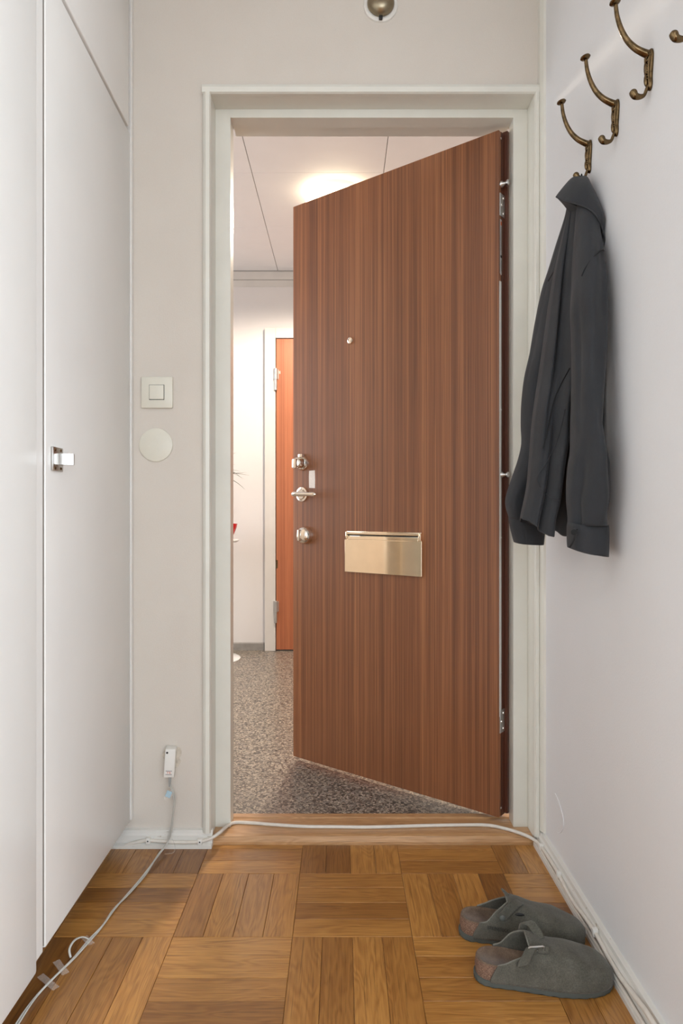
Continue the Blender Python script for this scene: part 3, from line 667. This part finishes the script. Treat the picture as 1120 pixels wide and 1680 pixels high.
for (px, yy) in ((888, 1391), (917, 1436), (976, 1531)):
    c = RB(px, yy)
    cp = obj('cable_clip', MB().box(XW - 0.0275, XW - 0.0155, c.y - 0.006, c.y + 0.006, c.z - 0.006, c.z + 0.011, 0.002, 2), M['white_plastic'], wc, 30)
path = [(XW - 0.0225, 1.915, 0.021), (XW - 0.0225, 1.80, 0.0172), (XW - 0.0225, 1.70, 0.018), (XW - 0.0225, 1.62, 0.0165), (XW - 0.0225, 1.54, 0.018), (XW - 0.0225, 1.46, 0.0185), (XW - 0.0225, 1.38, 0.0172), (XW - 0.0225, 1.25, 0.0178), (XW - 0.0225, 0.73, 0.0175)]
tag(obj('lower_cable', MB().tube(spline(path, 6), 0.0034, 8), M['cable_white'], None, True), 'lower of the two white cables along the right skirting', 'cable')
# blistered wallpaper seam low on the right wall
bx = [PXW(911, 1302, XW), PXW(917, 1316, XW), PXW(922, 1333, XW), PXW(924.5, 1345, XW), PXW(924, 1358, XW), PXW(920, 1366, XW), PXW(915, 1366, XW)]
m = MB().tube(spline([Vector((XW - 0.0008, p.y, p.z)) for p in bx], 6), 0.0011, 6, True, 0.6)
tag(obj('paper_blister', m, M['wall_right'], None, True), 'curved blistered wallpaper edge low on the right wall by the door frame', 'wallpaper blister')

# ------------------------------------------------------------------ coat hooks
def build_hook():
    root = thing('coat_hook', '', 'coat hook', (0, 0, 0))
    # local: x out of the wall is -x, z up; origin at top of the back plate on the wall
    arm = spline([(-0.006, 0, -0.004), (-0.016, 0, 0.000), (-0.030, 0, 0.008), (-0.044, 0, 0.022), (-0.055, 0, 0.042), (-0.0625, 0, 0.066), (-0.0655, 0, 0.090)], 6)
    n = len(arm)
    obj('arm', MB().tube(arm, [0.0076 - 0.0040 * (k / (n - 1)) ** 0.8 for k in range(n)], 14), M['antique'], root, True, local=True)
    T = Matrix.Translation((-0.0655, 0, 0.089)) @ Matrix.Rotation(math.radians(-14), 4, 'Y')
    obj('arm_knob', MB().lathe([(0.004, -0.001), (0.0085, 0.001), (0.0105, 0.0035), (0.0095, 0.006), (0.005, 0.0078), (0, 0.008)], 20, T), M['antique'], root, True, local=True)
    prof = [(0.004, 0.004), (0.0095, 0.0), (0.0125, -0.010), (0.0115, -0.022), (0.0095, -0.036), (0.0075, -0.050), (0.0080, -0.060), (0.0055, -0.068), (0.0, -0.071)]
    poly = [(y, z) for y, z in prof] + [(-y, z) for y, z in prof[::-1][1:]]
    pts = spline([(y, z, 0) for y, z in poly], 4, True)
    rings = []
    for d, k in ((0.0003, 1.0), (0.003, 1.0), (0.0055, 0.86), (0.0070, 0.55)):
        rings.append([Vector((-d, q.x * k, -0.033 + (q.y + 0.033) * (0.6 + 0.4 * k))) for q in pts])
    obj('back_plate', MB().rings(rings), M['antique'], root, 'full', local=True)
    # scrollwork in relief
    m = MB()
    for s in (-1, 1):
        sp = []
        for k in range(22):
            a = k / 21 * 2.1 * PI; r = 0.0062 - 0.0042 * k / 21
            sp.append((-0.0062 - 0.003 * math.sin(k / 21 * PI), s * (0.0045 + r * math.cos(a)), -0.013 + r * 1.5 * math.sin(a)))
        m.tube(sp, 0.0017, 7)
        m.tube(spline([(-0.006, s * 0.0100, -0.012), (-0.008, s * 0.0085, -0.026), (-0.0075, s * 0.0060, -0.040), (-0.006, s * 0.0048, -0.056), (-0.005, s * 0.003, -0.066)], 5), 0.0019, 7)
        for k in range(7):
            m.sphere((-0.0085, s * (0.0076 - 0.0006 * k), -0.024 - k * 0.0045), 0.0019, 8)
    obj('scrollwork', m, M['antique'], root, True, local=True)
    m = MB().sphere((-0.0085, 0, -0.030), 0.0048, 12, (0.8, 0.8, 2.3)).sphere((-0.0095, 0, -0.052), 0.0045, 12, (0.9, 0.85, 2.6))
    obj('boss', m, M['antique'], root, True, local=True)
    low = spline([(-0.006, 0, -0.062), (-0.0095, 0, -0.072), (-0.013, 0, -0.0795), (-0.020, 0, -0.0825), (-0.028, 0, -0.0815), (-0.0325, 0, -0.0770), (-0.0335, 0, -0.0735)], 6)
    n = len(low)
    obj('lower_prong', MB().tube(low, [0.0032 if k < n * 0.3 else 0.0032 + 0.0034 * min(1, (k / n - 0.3) / 0.4) for k in range(n)], 12).sphere((-0.0325, 0, -0.0755), 0.0070, 12), M['antique'], root, True, local=True)
    return root
hook = build_hook()
def dup(root, loc):
    r = root.copy(); COL.objects.link(r); r.location = loc
    for ch in list(root.children):
        c = ch.copy(); COL.objects.link(c); c.parent = r
    return r
hooks = [(1.570, 'brass coat hook farthest along the wall, holding the charcoal jacket'), (1.416, 'second brass coat hook from the door, empty, left of the highest visible hook'), (1.262, 'large brass coat hook near the top right, third from the door'), (1.108, 'nearest brass coat hook, cut by the right edge with only its knob visible')]
for k, (yy, lab) in enumerate(hooks):
    h = hook if k == 0 else dup(hook, (XW, yy, 1.800))
    h.location = (XW, yy, 1.800); h['label'] = lab; h['group'] = 'antique brass coat hooks on the right wall'

# ------------------------------------------------------------------ jacket on the farthest hook
jk = thing('jacket', 'charcoal grey cotton overshirt hanging from the farthest coat hook', 'jacket', (0.54, 1.57, 0.86))
XMAX = XW - 0.006
def lim(p): return Vector((min(p.x, XMAX), p.y, p.z))
def solidify(o, t, sub=0):
    if sub: s = o.modifiers.new('sub', 'SUBSURF'); s.levels = sub; s.render_levels = sub
    q = o.modifiers.new('thick', 'SOLIDIFY'); q.thickness = t; q.offset = 0
def sleeve(rows, Yc, dY, folds, seed, n=40):
    """rows: (py, pxL, pxR); screen extents are taken at depth Yc(py)"""
    L = [(r[0], r[1]) for r in rows]; Rr = [(r[0], r[2]) for r in rows]
    y0, y1 = rows[0][0], rows[-1][0]; rs = []; N = 64
    for i in range(N + 1):
        py = y0 + (y1 - y0) * i / N; l, r = sinterp(L, py), sinterp(Rr, py); Y = sinterp(Yc, py); d = sinterp(dY, py)
        c, a = (l + r) / 2, (r - l) / 2; ring = []
        for k in range(n):
            th = 2 * PI * k / n
            f = 1 + folds(th, py)
            ca, sa = math.cos(th), math.sin(th)
            ex = 0.85
            px = c + a * (abs(ca) ** ex) * (1 if ca > 0 else -1) * (1 if abs(ca) > .97 else min(1.0, f))
            yy = Y - d * (abs(sa) ** ex) * (1 if sa > 0 else -1) * f
            ring.append(lim(Vector(((px - CX) / F * Y, yy, H + (CY - py) / F * Y))))
        rs.append(ring)
    return rs
# near sleeve (towards the viewer)
near_rows = [(318, 950, 972), (340, 947, 975), (380, 945, 979), (421, 944, 983), (460, 943, 987), (502, 940, 990), (540, 942, 991), (572, 943, 992), (620, 944, 990), (674, 943, 984), (711, 944, 986), (740, 942, 991), (767, 937, 996), (800, 934, 998), (825, 934, 996), (848, 936, 993), (862, 935, 993)]
nY = [(318, 1.535), (420, 1.475), (520, 1.440), (860, 1.425)]
nD = [(318, 0.020), (380, 0.038), (440, 0.055), (520, 0.055), (670, 0.050), (800, 0.058), (862, 0.044)]
def nf(th, py):
    t = (py - 318) / 545
    return 0.17 * math.sin(3 * th + 3.2 * t + 0.5) * (0.4 + t) + 0.12 * math.sin(5 * th - 9 * t + 1) * (0.2 + t) + 0.05 * math.sin((py + 26 * math.sin(th)) / 13) * math.exp(-((py - 720) / 60) ** 2) + (0.10 * math.sin((py - 640) / 17) * math.exp(-((py - 690) / 55) ** 2)) * math.cos(th - 0.5) + 0.16 * math.exp(-((py - 832) / 26) ** 2) * math.sin(6 * th + 0.6)
rs = sleeve(near_rows, nY, nD, nf, 1)
ns = obj('sleeve', MB().rings(rs, True, False, False), M['cloth'], jk, 'full'); solidify(ns, 0.0022, 1)
ns['label'] = 'nearer sleeve with its buttoned cuff'
def cuff(rowsL, Yv, dv, name, parent, tilt=0.0):
    rs = []; n = 40
    for (py, l, r, dd, tl) in rowsL:
        c, a = (l + r) / 2, (r - l) / 2; ring = []
        for k in range(n):
            th = 2 * PI * k / n; ca, sa = math.cos(th), math.sin(th)
            px = c + a * (abs(ca) ** 0.8) * (1 if ca > 0 else -1); yy = Yv - dd * (abs(sa) ** 0.8) * (1 if sa > 0 else -1)
            z = H + (CY - (py + tl * ca - tilt * sa)) / F * Yv
            ring.append(lim(Vector(((px - CX) / F * Yv, yy, z))))
        rs.append(ring)
    o = obj(name, MB().rings(rs, True, False, False), M['cloth'], parent, 'full'); solidify(o, 0.0036, 1); return o
ck = cuff([(859, 936, 993, 0.042, 1.5), (862, 934, 993.5, 0.045, 2), (880, 934, 993.5, 0.045, 3), (897, 934, 993, 0.045, 5), (905, 935, 992.5, 0.045, 6)], 1.425, 0.045, 'cuff', ns, -4)
bq = P(941.5, 873, 1.385)
obj('button', MB().lathe([(0, 0.002), (0.0045, 0.0025), (0.0062, 0.002), (0.0065, 0)], 16, Matrix.Translation(bq) @ Matrix.Rotation(PI / 2, 4, 'X') @ Matrix.Rotation(-0.5, 4, 'Y')), M['seam'], ns, True)
obj('cuff_slit', MB().tube(spline([P(946, 868, 1.384), P(943, 879, 1.384), P(939, 890, 1.386), P(934, 898, 1.39)], 5), 0.0020, 6), M['seam'], ns, True)
# far sleeve
far_rows = [(322, 933, 950), (347, 930, 948), (400, 914, 940), (440, 902, 935), (467, 893, 932), (521, 881, 926), (579, 870, 918), (618, 861, 915), (660, 856, 912), (700, 855, 908), (728, 856, 906), (755, 850, 903), (781, 841, 901), (805, 833, 899), (823, 829, 897), (840, 832, 894), (852, 837, 892)]
fY = [(322, 1.585), (430, 1.66), (560, 1.70), (852, 1.715)]
fD = [(322, 0.018), (400, 0.04), (480, 0.055), (700, 0.05), (800, 0.052), (852, 0.04)]
def ff(th, py):
    t = (py - 322) / 530
    return 0.17 * math.sin(3 * th - 2.4 * t + 2.2) * (0.5 + t) + 0.12 * math.sin(5 * th + 6 * t) * t + 0.14 * math.exp(-((py - 812) / 26) ** 2) * math.sin(5 * th + 2)
rs = sleeve(far_rows, fY, fD, ff, 2)
fs = obj('sleeve', MB().rings(rs, True, False, False), M['cloth'], jk, 'full'); solidify(fs, 0.0022, 1)
fs['label'] = 'farther sleeve beside the door frame'
cuff([(850, 837, 891, 0.038, 0), (853, 836, 892, 0.040, 0), (872, 840, 891, 0.040, 0), (889, 844, 889, 0.040, 1.5), (891, 845, 888.5, 0.040, 1.5)], 1.715, 0.04, 'cuff', fs, -2)
# body: open cloth sheet, front edge -> front panel -> outer fold -> back -> along the wall
E = [(318, 950), (340, 946), (380, 945), (450, 944), (520, 941), (600, 942), (640, 939), (667, 935), (716, 933), (762, 926), (800, 921), (823, 918), (850, 911), (880, 908)]
Lf = [(318, 934), (347, 931), (380, 925), (447, 912), (500, 905), (560, 897), (620, 888), (690, 878), (760, 872), (800, 868), (853, 857), (880, 855)]
Rt = [(318, 972), (350, 985), (380, 990), (440, 992), (502, 994), (570, 995), (693, 996), (780, 993), (860, 985), (880, 980)]
NB = 90; NS = 84; rows = []
def hem_py(s):   # lower border of the sheet along its width
    return interp([(0.0, 880), (0.06, 878), (0.32, 853), (0.40, 850), (0.62, 866), (0.80, 880), (1.0, 880)], s)
for i in range(NB + 1):
    row = []; base = i / NB
    ctl = None; out = []
    for k in range(NS + 1):
        s = k / NS
        py = 318 + (hem_py(s) - 318) * base
        t = (py - 318) / 545.0
        e, l, r = sinterp(E, py), sinterp(Lf, py), sinterp(Rt, py)
        Ye, Yl, Yr = 1.550 - 0.035 * min(1, t * 2.2), 1.575 + 0.015 * min(1, t * 2), 1.555
        # piecewise path in (X, Y)
        Xe, Xl, Xr = (e - CX) / F * Ye, (l - CX) / F * Yl, min((r - CX) / F * (1.55 - 0.075 * min(1, t * 3.5)), XMAX)
        if s < 0.36:
            u = s / 0.36
            X = Xe + (Xl - Xe) * u ** 0.9; Y = Ye + (Yl - Ye) * u ** 1.6
            A = 0.016 * min(1, t * 3) * math.sin(PI * u) ** 0.6
            g = 1.15 * math.sin(2 * PI * (1.25 * u + 0.30 * t + 0.02)) + 0.35 * math.sin(2 * PI * (2.9 * u - 0.6 * t + .2))
            Y -= A * g
        elif s < 0.5:
            u = (s - 0.36) / 0.14
            X = Xl + 0.018 * u; Y = Yl + 0.08 * math.sin(u * PI / 2) * min(1, 0.3 + t * 2)
        else:
            u = (s - 0.5) / 0.5
            Y0 = Yl + 0.08 * min(1, 0.3 + t * 2)
            X = (Xl + 0.018) + (Xr - Xl - 0.018) * (u ** 0.6); Y = Y0 + ((1.55 - 0.075 * min(1, t * 3.5)) - Y0) * u ** 1.5
            X -= 0.010 * min(1, t * 3) * math.sin(u * 9 + 2 * t) * math.sin(PI * u)
        z = H + (CY - py) / F * (Ye if s < 0.2 else (Yl if s < 0.5 else Yr))
        if 0.2 <= s < 0.36:
            q = (s - 0.2) / 0.16; z = H + (CY - py) / F * (Ye + (Yl - Ye) * q)
        if 0.10 < s < 0.2: pass
        row.append(lim(Vector((X, Y, z)))); row[-1].z = H + (CY - py) / F * row[-1].y
    rows.append(row)
body = obj('body', MB().rings(rows, closed=False), M['cloth'], jk, 'full'); solidify(body, 0.0024, 1)
# hem edge and seams follow the cloth
def body_pt(s, py):
    k = min(NS, max(0, round(s * NS))); b = (py - 318) / (hem_py(s) - 318); i = min(NB, max(0, round(b * NB))); return rows[i][k]
hem = [rows[NB][k] + Vector((0, -0.0008, 0)) for k in range(0, int(NS * 0.38))]
obj('hem_edge', MB().tube(hem, 0.0018, 6), M['hem'], body, True)
obj('front_edge', MB().tube([rows[i][0] for i in range(8, NB + 1)], 0.0019, 6), M['hem'], body, True)
def seam_on(pts, Yoff, r=0.0012, parent=body, mat='seam', name='seam'):
    obj(name, MB().tube(spline(pts, 6), r, 6), M[mat], parent, True)
def surf_front(px, py):   # point on front panel of body seen at a pixel
    best = None
    for k in range(0, int(NS * 0.36)):
        s = k / NS; p = body_pt(s, py); q = CX + p.x / p.y * F
        if best is None or abs(q - px) < best[0]: best = (abs(q - px), p)
    p = best[1]; return Vector((p.x, p.y - 0.0050, p.z))
def smooth_line(pts):
    out = [];
    for (px, py) in pts:
        p = surf_front(px, py); out.append(P(px, py, p.y))
    return out
seam_on(smooth_line([(934, 604), (920, 630), (909, 655), (901, 690), (896, 715), (890, 736)]), 0)
seam_on(smooth_line([(926, 672), (917, 712), (905, 742), (893, 763), (881, 783), (884, 796), (897, 812), (908, 819), (918, 822)]), 0, 0.0012, body, 'hem', 'pocket_edge')
# shoulder seams
def on_sleeve(rows_, Yc, dY, px, py, lift=0.004):
    l, r = sinterp([(a[0], a[1]) for a in rows_], py), sinterp([(a[0], a[2]) for a in rows_], py)
    u = max(-0.98, min(0.98, (px - (l + r) / 2) / ((r - l) / 2))); Y = sinterp(Yc, py); d = sinterp(dY, py)
    return Vector(((px - CX) / F * Y, Y - d * (1 - abs(u) ** (2 / .85)) ** (.85 / 2) - lift, H + (CY - py) / F * Y))
seam_on([on_sleeve(near_rows, nY, nD, *q) for q in ((945, 462), (948, 452), (954, 442), (962, 433), (971, 426), (981, 421))], 0, 0.0017, ns)
seam_on([on_sleeve(far_rows, fY, fD, *q) for q in ((894, 467), (898, 459), (904, 451), (911, 447), (916, 447))], 0, 0.0017, fs)
# collar: thick folded flap draped over the hook
top = [(913.5, 321, 1.600), (926, 305, 1.588), (939, 291.5, 1.575), (951, 289, 1.565), (962, 290, 1.560), (968, 305, 1.545), (977, 320, 1.530), (985, 336, 1.518), (991, 356, 1.512), (994, 380, 1.512), (994, 405, 1.515), (988, 432, 1.525)]
bot = [(912, 323.5, 1.590), (920, 328, 1.555), (930, 331.5, 1.525), (942, 334, 1.505), (955, 338, 1.490), (966, 343.5, 1.480), (975, 351, 1.474), (982, 362, 1.472), (987, 374, 1.474), (990, 388, 1.480), (991, 408, 1.492), (986, 434, 1.510)]
tp_, bt_ = spline([P(*q) for q in top], 5), spline([P(*q) for q in bot], 5)
g = []
for r in range(13):
    u = r / 12; row = []
    for i, (a, b) in enumerate(zip(tp_, bt_)):
        f = i / (len(tp_) - 1)
        p = a.lerp(b, u); bulge = 0.018 * math.sin(PI * f) ** 0.7 * math.sin(PI * u) ** 0.8
        p += Vector((-0.25, -1, 0.25)) * bulge
        p += Vector((0, -1, 0)) * 0.003 * math.sin(f * 17 + u * 3) * math.sin(PI * f)
        row.append(lim(p))
    g.append(row)
back = []
for r in range(1, 9):      # the side of the collar that falls behind, against the wall
    u = r / 8; row = []
    for i, a in enumerate(tp_):
        f = i / (len(tp_) - 1)
        row.append(lim(a + Vector((0.0, 0.022 * math.sin(u * PI / 2) * math.sin(PI * f), -0.030 * u * math.sin(PI * f)))))
    back.append(row)
grid = back[::-1] + g
cr = obj('collar', MB().rings(grid, closed=False), M['cloth'], jk, 'full'); solidify(cr, 0.0032, 1)
obj('collar_edge', MB().tube([p + Vector((0, -0.0015, 0)) for p in bt_], 0.0021, 6), M['hem'], cr, True)
# inner facing under the flap
fc = [P(912.5, 324, 1.592), P(922, 334, 1.58), P(933, 347, 1.57), P(945, 356, 1.565)]
lo = [P(920, 329, 1.56), P(932, 333, 1.53), P(945, 338, 1.52), P(957, 345, 1.515)]
obj('collar_facing', MB().rings([spline(lo, 4), spline(fc, 4)], closed=False), M['cloth'], cr, 'full')
lpth = spline([(XW - 0.020, 1.566, 1.713), (XW - 0.0225, 1.5625, 1.722), (XW - 0.0205, 1.570, 1.7255), (XW - 0.018, 1.5775, 1.722), (XW - 0.020, 1.575, 1.712)], 5)
obj('hanger_loop', MB().tube(lpth, 0.0016, 6), M['seam'], cr, True)

# ------------------------------------------------------------------ clogs
LC = 0.272
OUT = [(0.0, 0.0), (0.006, 0.018), (0.024, 0.030), (0.07, 0.034), (0.12, 0.037), (0.165, 0.046), (0.205, 0.051), (0.24, 0.045), (0.262, 0.026), (0.2715, 0.002), (0.266, -0.020), (0.246, -0.038), (0.21, -0.049), (0.165, -0.050), (0.12, -0.044), (0.07, -0.036), (0.024, -0.030), (0.006, -0.018)]
OUTS = [(p.x, p.y) for p in spline([(a, b, 0) for a, b in OUT], 6, True)]
def width(u):       # (outer v, inner v) of the outline at u
    lo, hi = 0.0, 0.0; n = len(OUTS)
    for i in range(n):
        (a, b), (c, d) = OUTS[i], OUTS[(i + 1) % n]
        if (a - u) * (c - u) <= 0 and abs(a - c) > 1e-9:
            v = b + (d - b) * (u - a) / (c - a); lo, hi = min(lo, v), max(hi, v)
    return lo, hi
HT = [(0.0, 0.115), (0.05, 0.100), (0.085, 0.090), (0.105, 0.0865), (0.125, 0.083), (0.15, 0.0755), (0.18, 0.069), (0.21, 0.062), (0.24, 0.052), (0.26, 0.042), (0.2715, 0.031)]
def off_outline(k, du=0.0): return [(LC / 2 + (a - LC / 2) * k + du, b * k) for a, b in OUTS]
def clog(name, label, loc, rz, mir, right):
    root = thing(name, label, 'clog', loc, rz, 'pair of grey-green suede clogs by the right skirting')
    fl = -1 if mir else 1
    def fin(m, nm, mat, par=root, sm=35, **k): 
        m.v = [(a, b * fl, c) for a, b, c in m.v]; return obj(nm, m, M[mat], par, sm, local=True)
    # outsole with scalloped lower edge
    N = len(OUTS); o1 = off_outline(1.012)
    def scal(i): return 0.0012 + 0.0022 * (0.5 + 0.5 * math.sin(i * 2 * PI * 34 / N * 1.0)) ** 2
    o1f = []
    for i in range(N): o1f += [o1[i], tuple((a + b) / 2 for a, b in zip(o1[i], o1[(i + 1) % N]))]
    ks = [(0.0, 0.985), (None, 1.0), (0.006, 1.004), (0.013, 1.004), (0.0135, 0.99)]
    rs = []
    for hgt, k in ks:
        rs.append([Vector((LC / 2 + (a - LC / 2) * k, b * k, (scal(i / 2) + 0.0008) if hgt is None else (hgt if hgt > 0 else 0.0003 + 0.0018 * (0.5 + 0.5 * math.sin(i / 2 * 2 * PI * 34 / N)) ** 2))) for i, (a, b) in enumerate(o1f)])
    so = fin(MB().rings(rs), 'outsole', 'sole', sm=30)
    # cork bed
    def bedh(u): return sinterp([(0, 0.045), (0.05, 0.043), (0.09, 0.036), (0.15, 0.030), (0.272, 0.024)], u)
    rs = [[Vector((a, b, 0.0128)) for a, b in off_outline(0.985)], [Vector((a, b, 0.012 + (bedh(a) - 0.012) * 0.5)) for a, b in off_outline(0.998)], [Vector((a, b, bedh(a) - 0.001)) for a, b in off_outline(0.985)], [Vector((a, b, bedh(a) - 0.001)) for a, b in off_outline(0.979)]]
    fin(MB().rings(rs, True, True, False), 'cork_midsole', 'cork')
    rs = [[Vector((a, b, bedh(a) - 0.0015)) for a, b in off_outline(0.978)], [Vector((a, b, bedh(a) + 0.0015)) for a, b in off_outline(0.972)], [Vector((a, b, bedh(a) + 0.0008)) for a, b in off_outline(0.945)]]
    for k, dz in ((0.88, 0.006), (0.78, 0.013), (0.6, 0.018), (0.4, 0.019), (0.2, 0.0195), (0.03, 0.0195)): rs.append([Vector((a, b, max(0.0142, bedh(a) - dz * (1.0 if a < 0.13 else 0.5)))) for a, b in off_outline(k)])
    fin(MB().rings(rs), 'footbed', 'footbed', sm='full')
    # upper: arch over the foot, open behind the instep
    def arch(u, s, lift=0.0):
        lo, hi = width(min(u, LC - 0.0006)); lo -= 0.0018 + lift; hi += 0.0018 + lift
        hh = sinterp(HT, u); wb = 0.0125
        c, a = (lo + hi) / 2, (hi - lo) / 2; th = PI * s
        e = 0.72
        ca = math.cos(th); sg = 1 if ca > 0 else -1
        vv = c - a * sg * abs(ca) ** e
        top = (hh - wb + lift)
        # instep ridge leans to the inner side
        return Vector((u, vv + 0.005 * math.sin(th) ** 2, wb + top * max(0.0, math.sin(th)) ** (0.62 if u > 0.2 else 0.75)))
    UT = 0.112
    us = [UT + (LC + 0.0010 - UT) * (1 - (1 - k / 30) ** 1.6) for k in range(31)]
    NSg = 40
    def back_edge(u, s):   # vamp edge leans back over the instep
        return 0.010 * math.sin(PI * s) ** 3
    gv = []
    for i, u in enumerate(us):
        row = []
        for k in range(NSg + 1):
            s = k / NSg; w_ = max(0, 1 - i / 8); p = arch(u, s); p.x -= back_edge(u, s) * w_
            p.z += 0.006 * w_ * math.sin(PI * s) ** 6
            p.z += 0.0015 * math.sin(u * 95 + s * 5) * math.sin(PI * s) * (1 if i > 2 else 0)
            row.append(p)
        gv.append(row)
    mu = MB().rings(gv, closed=False); edges = [gv[0][10:25]]
    for side in (0, 1):
        nq = 10 if side == 0 else 16; gq = []
        for i in range(17):
            t = i / 16; u = 0.026 + (UT - 0.026) * t
            smax = sinterp([(0, 0.078), (0.25, 0.108), (0.55, 0.170 if side == 0 else 0.24), (0.85, 0.235 if side == 0 else 0.36), (1.0, nq / NSg)], t)
            row = []
            for k in range(nq + 1):
                if i == 16: row.append(gv[0][k if side == 0 else NSg - k]); continue
                s = smax * k / nq; p = arch(u, s if side == 0 else 1 - s, 0.0016 * (1 - t))
                p.x += (0.016 * (k / nq)) * (1 - t) - back_edge(u, s) * t ** 3; p.z += 0.006 * t ** 3 * math.sin(PI * s) ** 6
                row.append(p)
            gq.append(row)
        mu.rings(gq, closed=False); edges.append([q[-1] for q in gq])
    bb = bmesh.new(); vv_ = [bb.verts.new(p) for p in mu.v]
    for q in mu.f:
        try: bb.faces.new([vv_[i] for i in q])
        except ValueError: pass
    bmesh.ops.remove_doubles(bb, verts=bb.verts, dist=0.00002)
    up = fin(MB().bm(bb), 'upper', 'suede', sm='full'); solidify(up, 0.0034, 1)
    for e_ in edges: fin(MB().tube(e_, 0.0019, 6), 'cut_edge', 'suede_edge', up, True)
    # strap across the instep
    def ribbon(path, wdt, nm, axis=Vector((1, 0, 0)), t=0.0038, tip=False):
        rr_ = []
        for i, p in enumerate(path):
            k = wdt / 2
            rr_.append([p - axis * k, p - axis * k * 0.3, p + axis * k * 0.3, p + axis * k])
        o = fin(MB().rings(rr_, closed=False), nm, 'suede', sm='full'); solidify(o, t, 1); return o
    if right:
        # outer side faces the viewer: buckle, folded strap end, keeper, standing loop on the inner side
        ax = Vector((0.88, 0, 0.30)).normalized()
        base = [arch(0.100 - 0.022 * k / 8 + 0.010, 0.34 - 0.21 * k / 8, 0.0065) for k in range(9)]
        se = ribbon(base, 0.024, 'strap_end', Vector((0.90, 0, 0.25)).normalized())
        kp = ribbon([arch(0.136 - 0.006 * k / 5, 0.40 - 0.10 * k / 5, 0.0035) for k in range(6)], 0.022, 'keeper', Vector((1, 0, -0.05)))
        b0 = arch(0.118, 0.325, 0.006)
        u_ = (arch(0.122, 0.36, 0.006) - arch(0.112, 0.28, 0.006)).normalized(); v_ = Vector((0.93, 0, 0.1)).normalized()
        ring = [b0 + v_ * (0.015 * cx) + Vector((0, -0.35, 0.95)) * (0.006 * cy) for cx, cy in ((-1, -.6), (-1, .6), (-.8, 1), (.8, 1), (1, .6), (1, -.6), (.8, -1), (-.8, -1))]
        fin(MB().tube(ring + [ring[0]], 0.0016, 8), 'buckle', 'steel', sm=True)
        lp_ = spline([arch(0.104, 0.78, 0.001), arch(0.102, 0.70, 0.006), arch(0.106, 0.62, 0.016), arch(0.118, 0.56, 0.018), arch(0.128, 0.52, 0.008), arch(0.132, 0.50, 0.001)], 5)
        ribbon(lp_, 0.018, 'strap_loop', Vector((0.85, 0, 0.25)).normalized())
    else:
        # inner side faces the viewer: diagonal strap with a stud
        ptsr = [arch(0.088 + 0.044 * k / 10, 0.84 - 0.30 * k / 10, 0.0045 + 0.004 * math.sin(PI * k / 10)) for k in range(11)]
        ribbon(ptsr, 0.021, 'strap', Vector((0.80, 0, -0.42)).normalized())
        c = arch(0.090, 0.825, 0.0075)
        e2 = (arch(0.090, 0.78, 0.0075) - arch(0.090, 0.86, 0.0075)).normalized(); e1 = Vector((1, 0, 0)); nn = e1.cross(e2); 
        if nn.y < 0: nn = -nn
        mt = Matrix((( e1.x, e2.x, nn.x, c.x), (e1.y, e2.y, nn.y, c.y), (e1.z, e2.z, nn.z, c.z), (0, 0, 0, 1)))
        fin(MB().lathe([(0, 0.0022), (0.004, 0.0018), (0.0058, 0.0006), (0.006, -0.001)], 20, mt), 'stud', 'sole')
        fin(MB().sphere(arch(0.128, 0.735, 0.0012), 0.009, 14, (1.2, 0.25, 0.42)), 'strap_slot', 'black', sm=True)
        # standing tab of the instep
        tb_ = [arch(0.110 - 0.003 * k, 0.50 - 0.006 * k, 0.001 + 0.003 * k) for k in range(5)]
        ribbon(tb_, 0.016, 'instep_tab', Vector((0.7, 0, -0.5)).normalized())
        # embossed lettering on the quarter
        cu = bpy.data.curves.new('lettering', 'FONT'); cu.body = 'BIRKENSTOCK'; cu.size = 0.0075; cu.align_x = 'LEFT'; cu.extrude = 0.0003; cu.resolution_u = 2
        to = bpy.data.objects.new('lettering', cu); COL.objects.link(to)
        dg = bpy.context.evaluated_depsgraph_get(); me = bpy.data.meshes.new_from_object(to.evaluated_get(dg))
        bpy.data.objects.remove(to); bpy.data.curves.remove(cu)
        wid = max(v.co.x for v in me.vertices); 
        for v in me.vertices:
            u = 0.058 + v.co.x / wid * 0.046; hz = v.co.y
            s0 = 0.945 - (hz / 0.0075) * 0.035
            p = arch(u, s0, 0.0034 + v.co.z); v.co = Vector((p.x, p.y * fl, p.z + hz * 0.15))
        obj('lettering', me, M['suede_dark'], root, local=True)
    return root
M['suede_edge'] = simple('pale_suede_edge', (0.16, 0.155, 0.13), 0.95, var=0.2, scale=200)
M['suede_dark'] = simple('embossed_suede', (0.032, 0.032, 0.027), 0.95, var=0.15, scale=200)
clog('suede_clog', 'nearer grey-green suede clog with the metal buckle showing', (0.272, 1.396, 0.0), math.radians(-4.5), False, True)
clog('suede_clog', 'farther grey-green suede clog with lettering and a strap stud', (0.266, 1.540, 0.0), math.radians(-6.5), True, False)
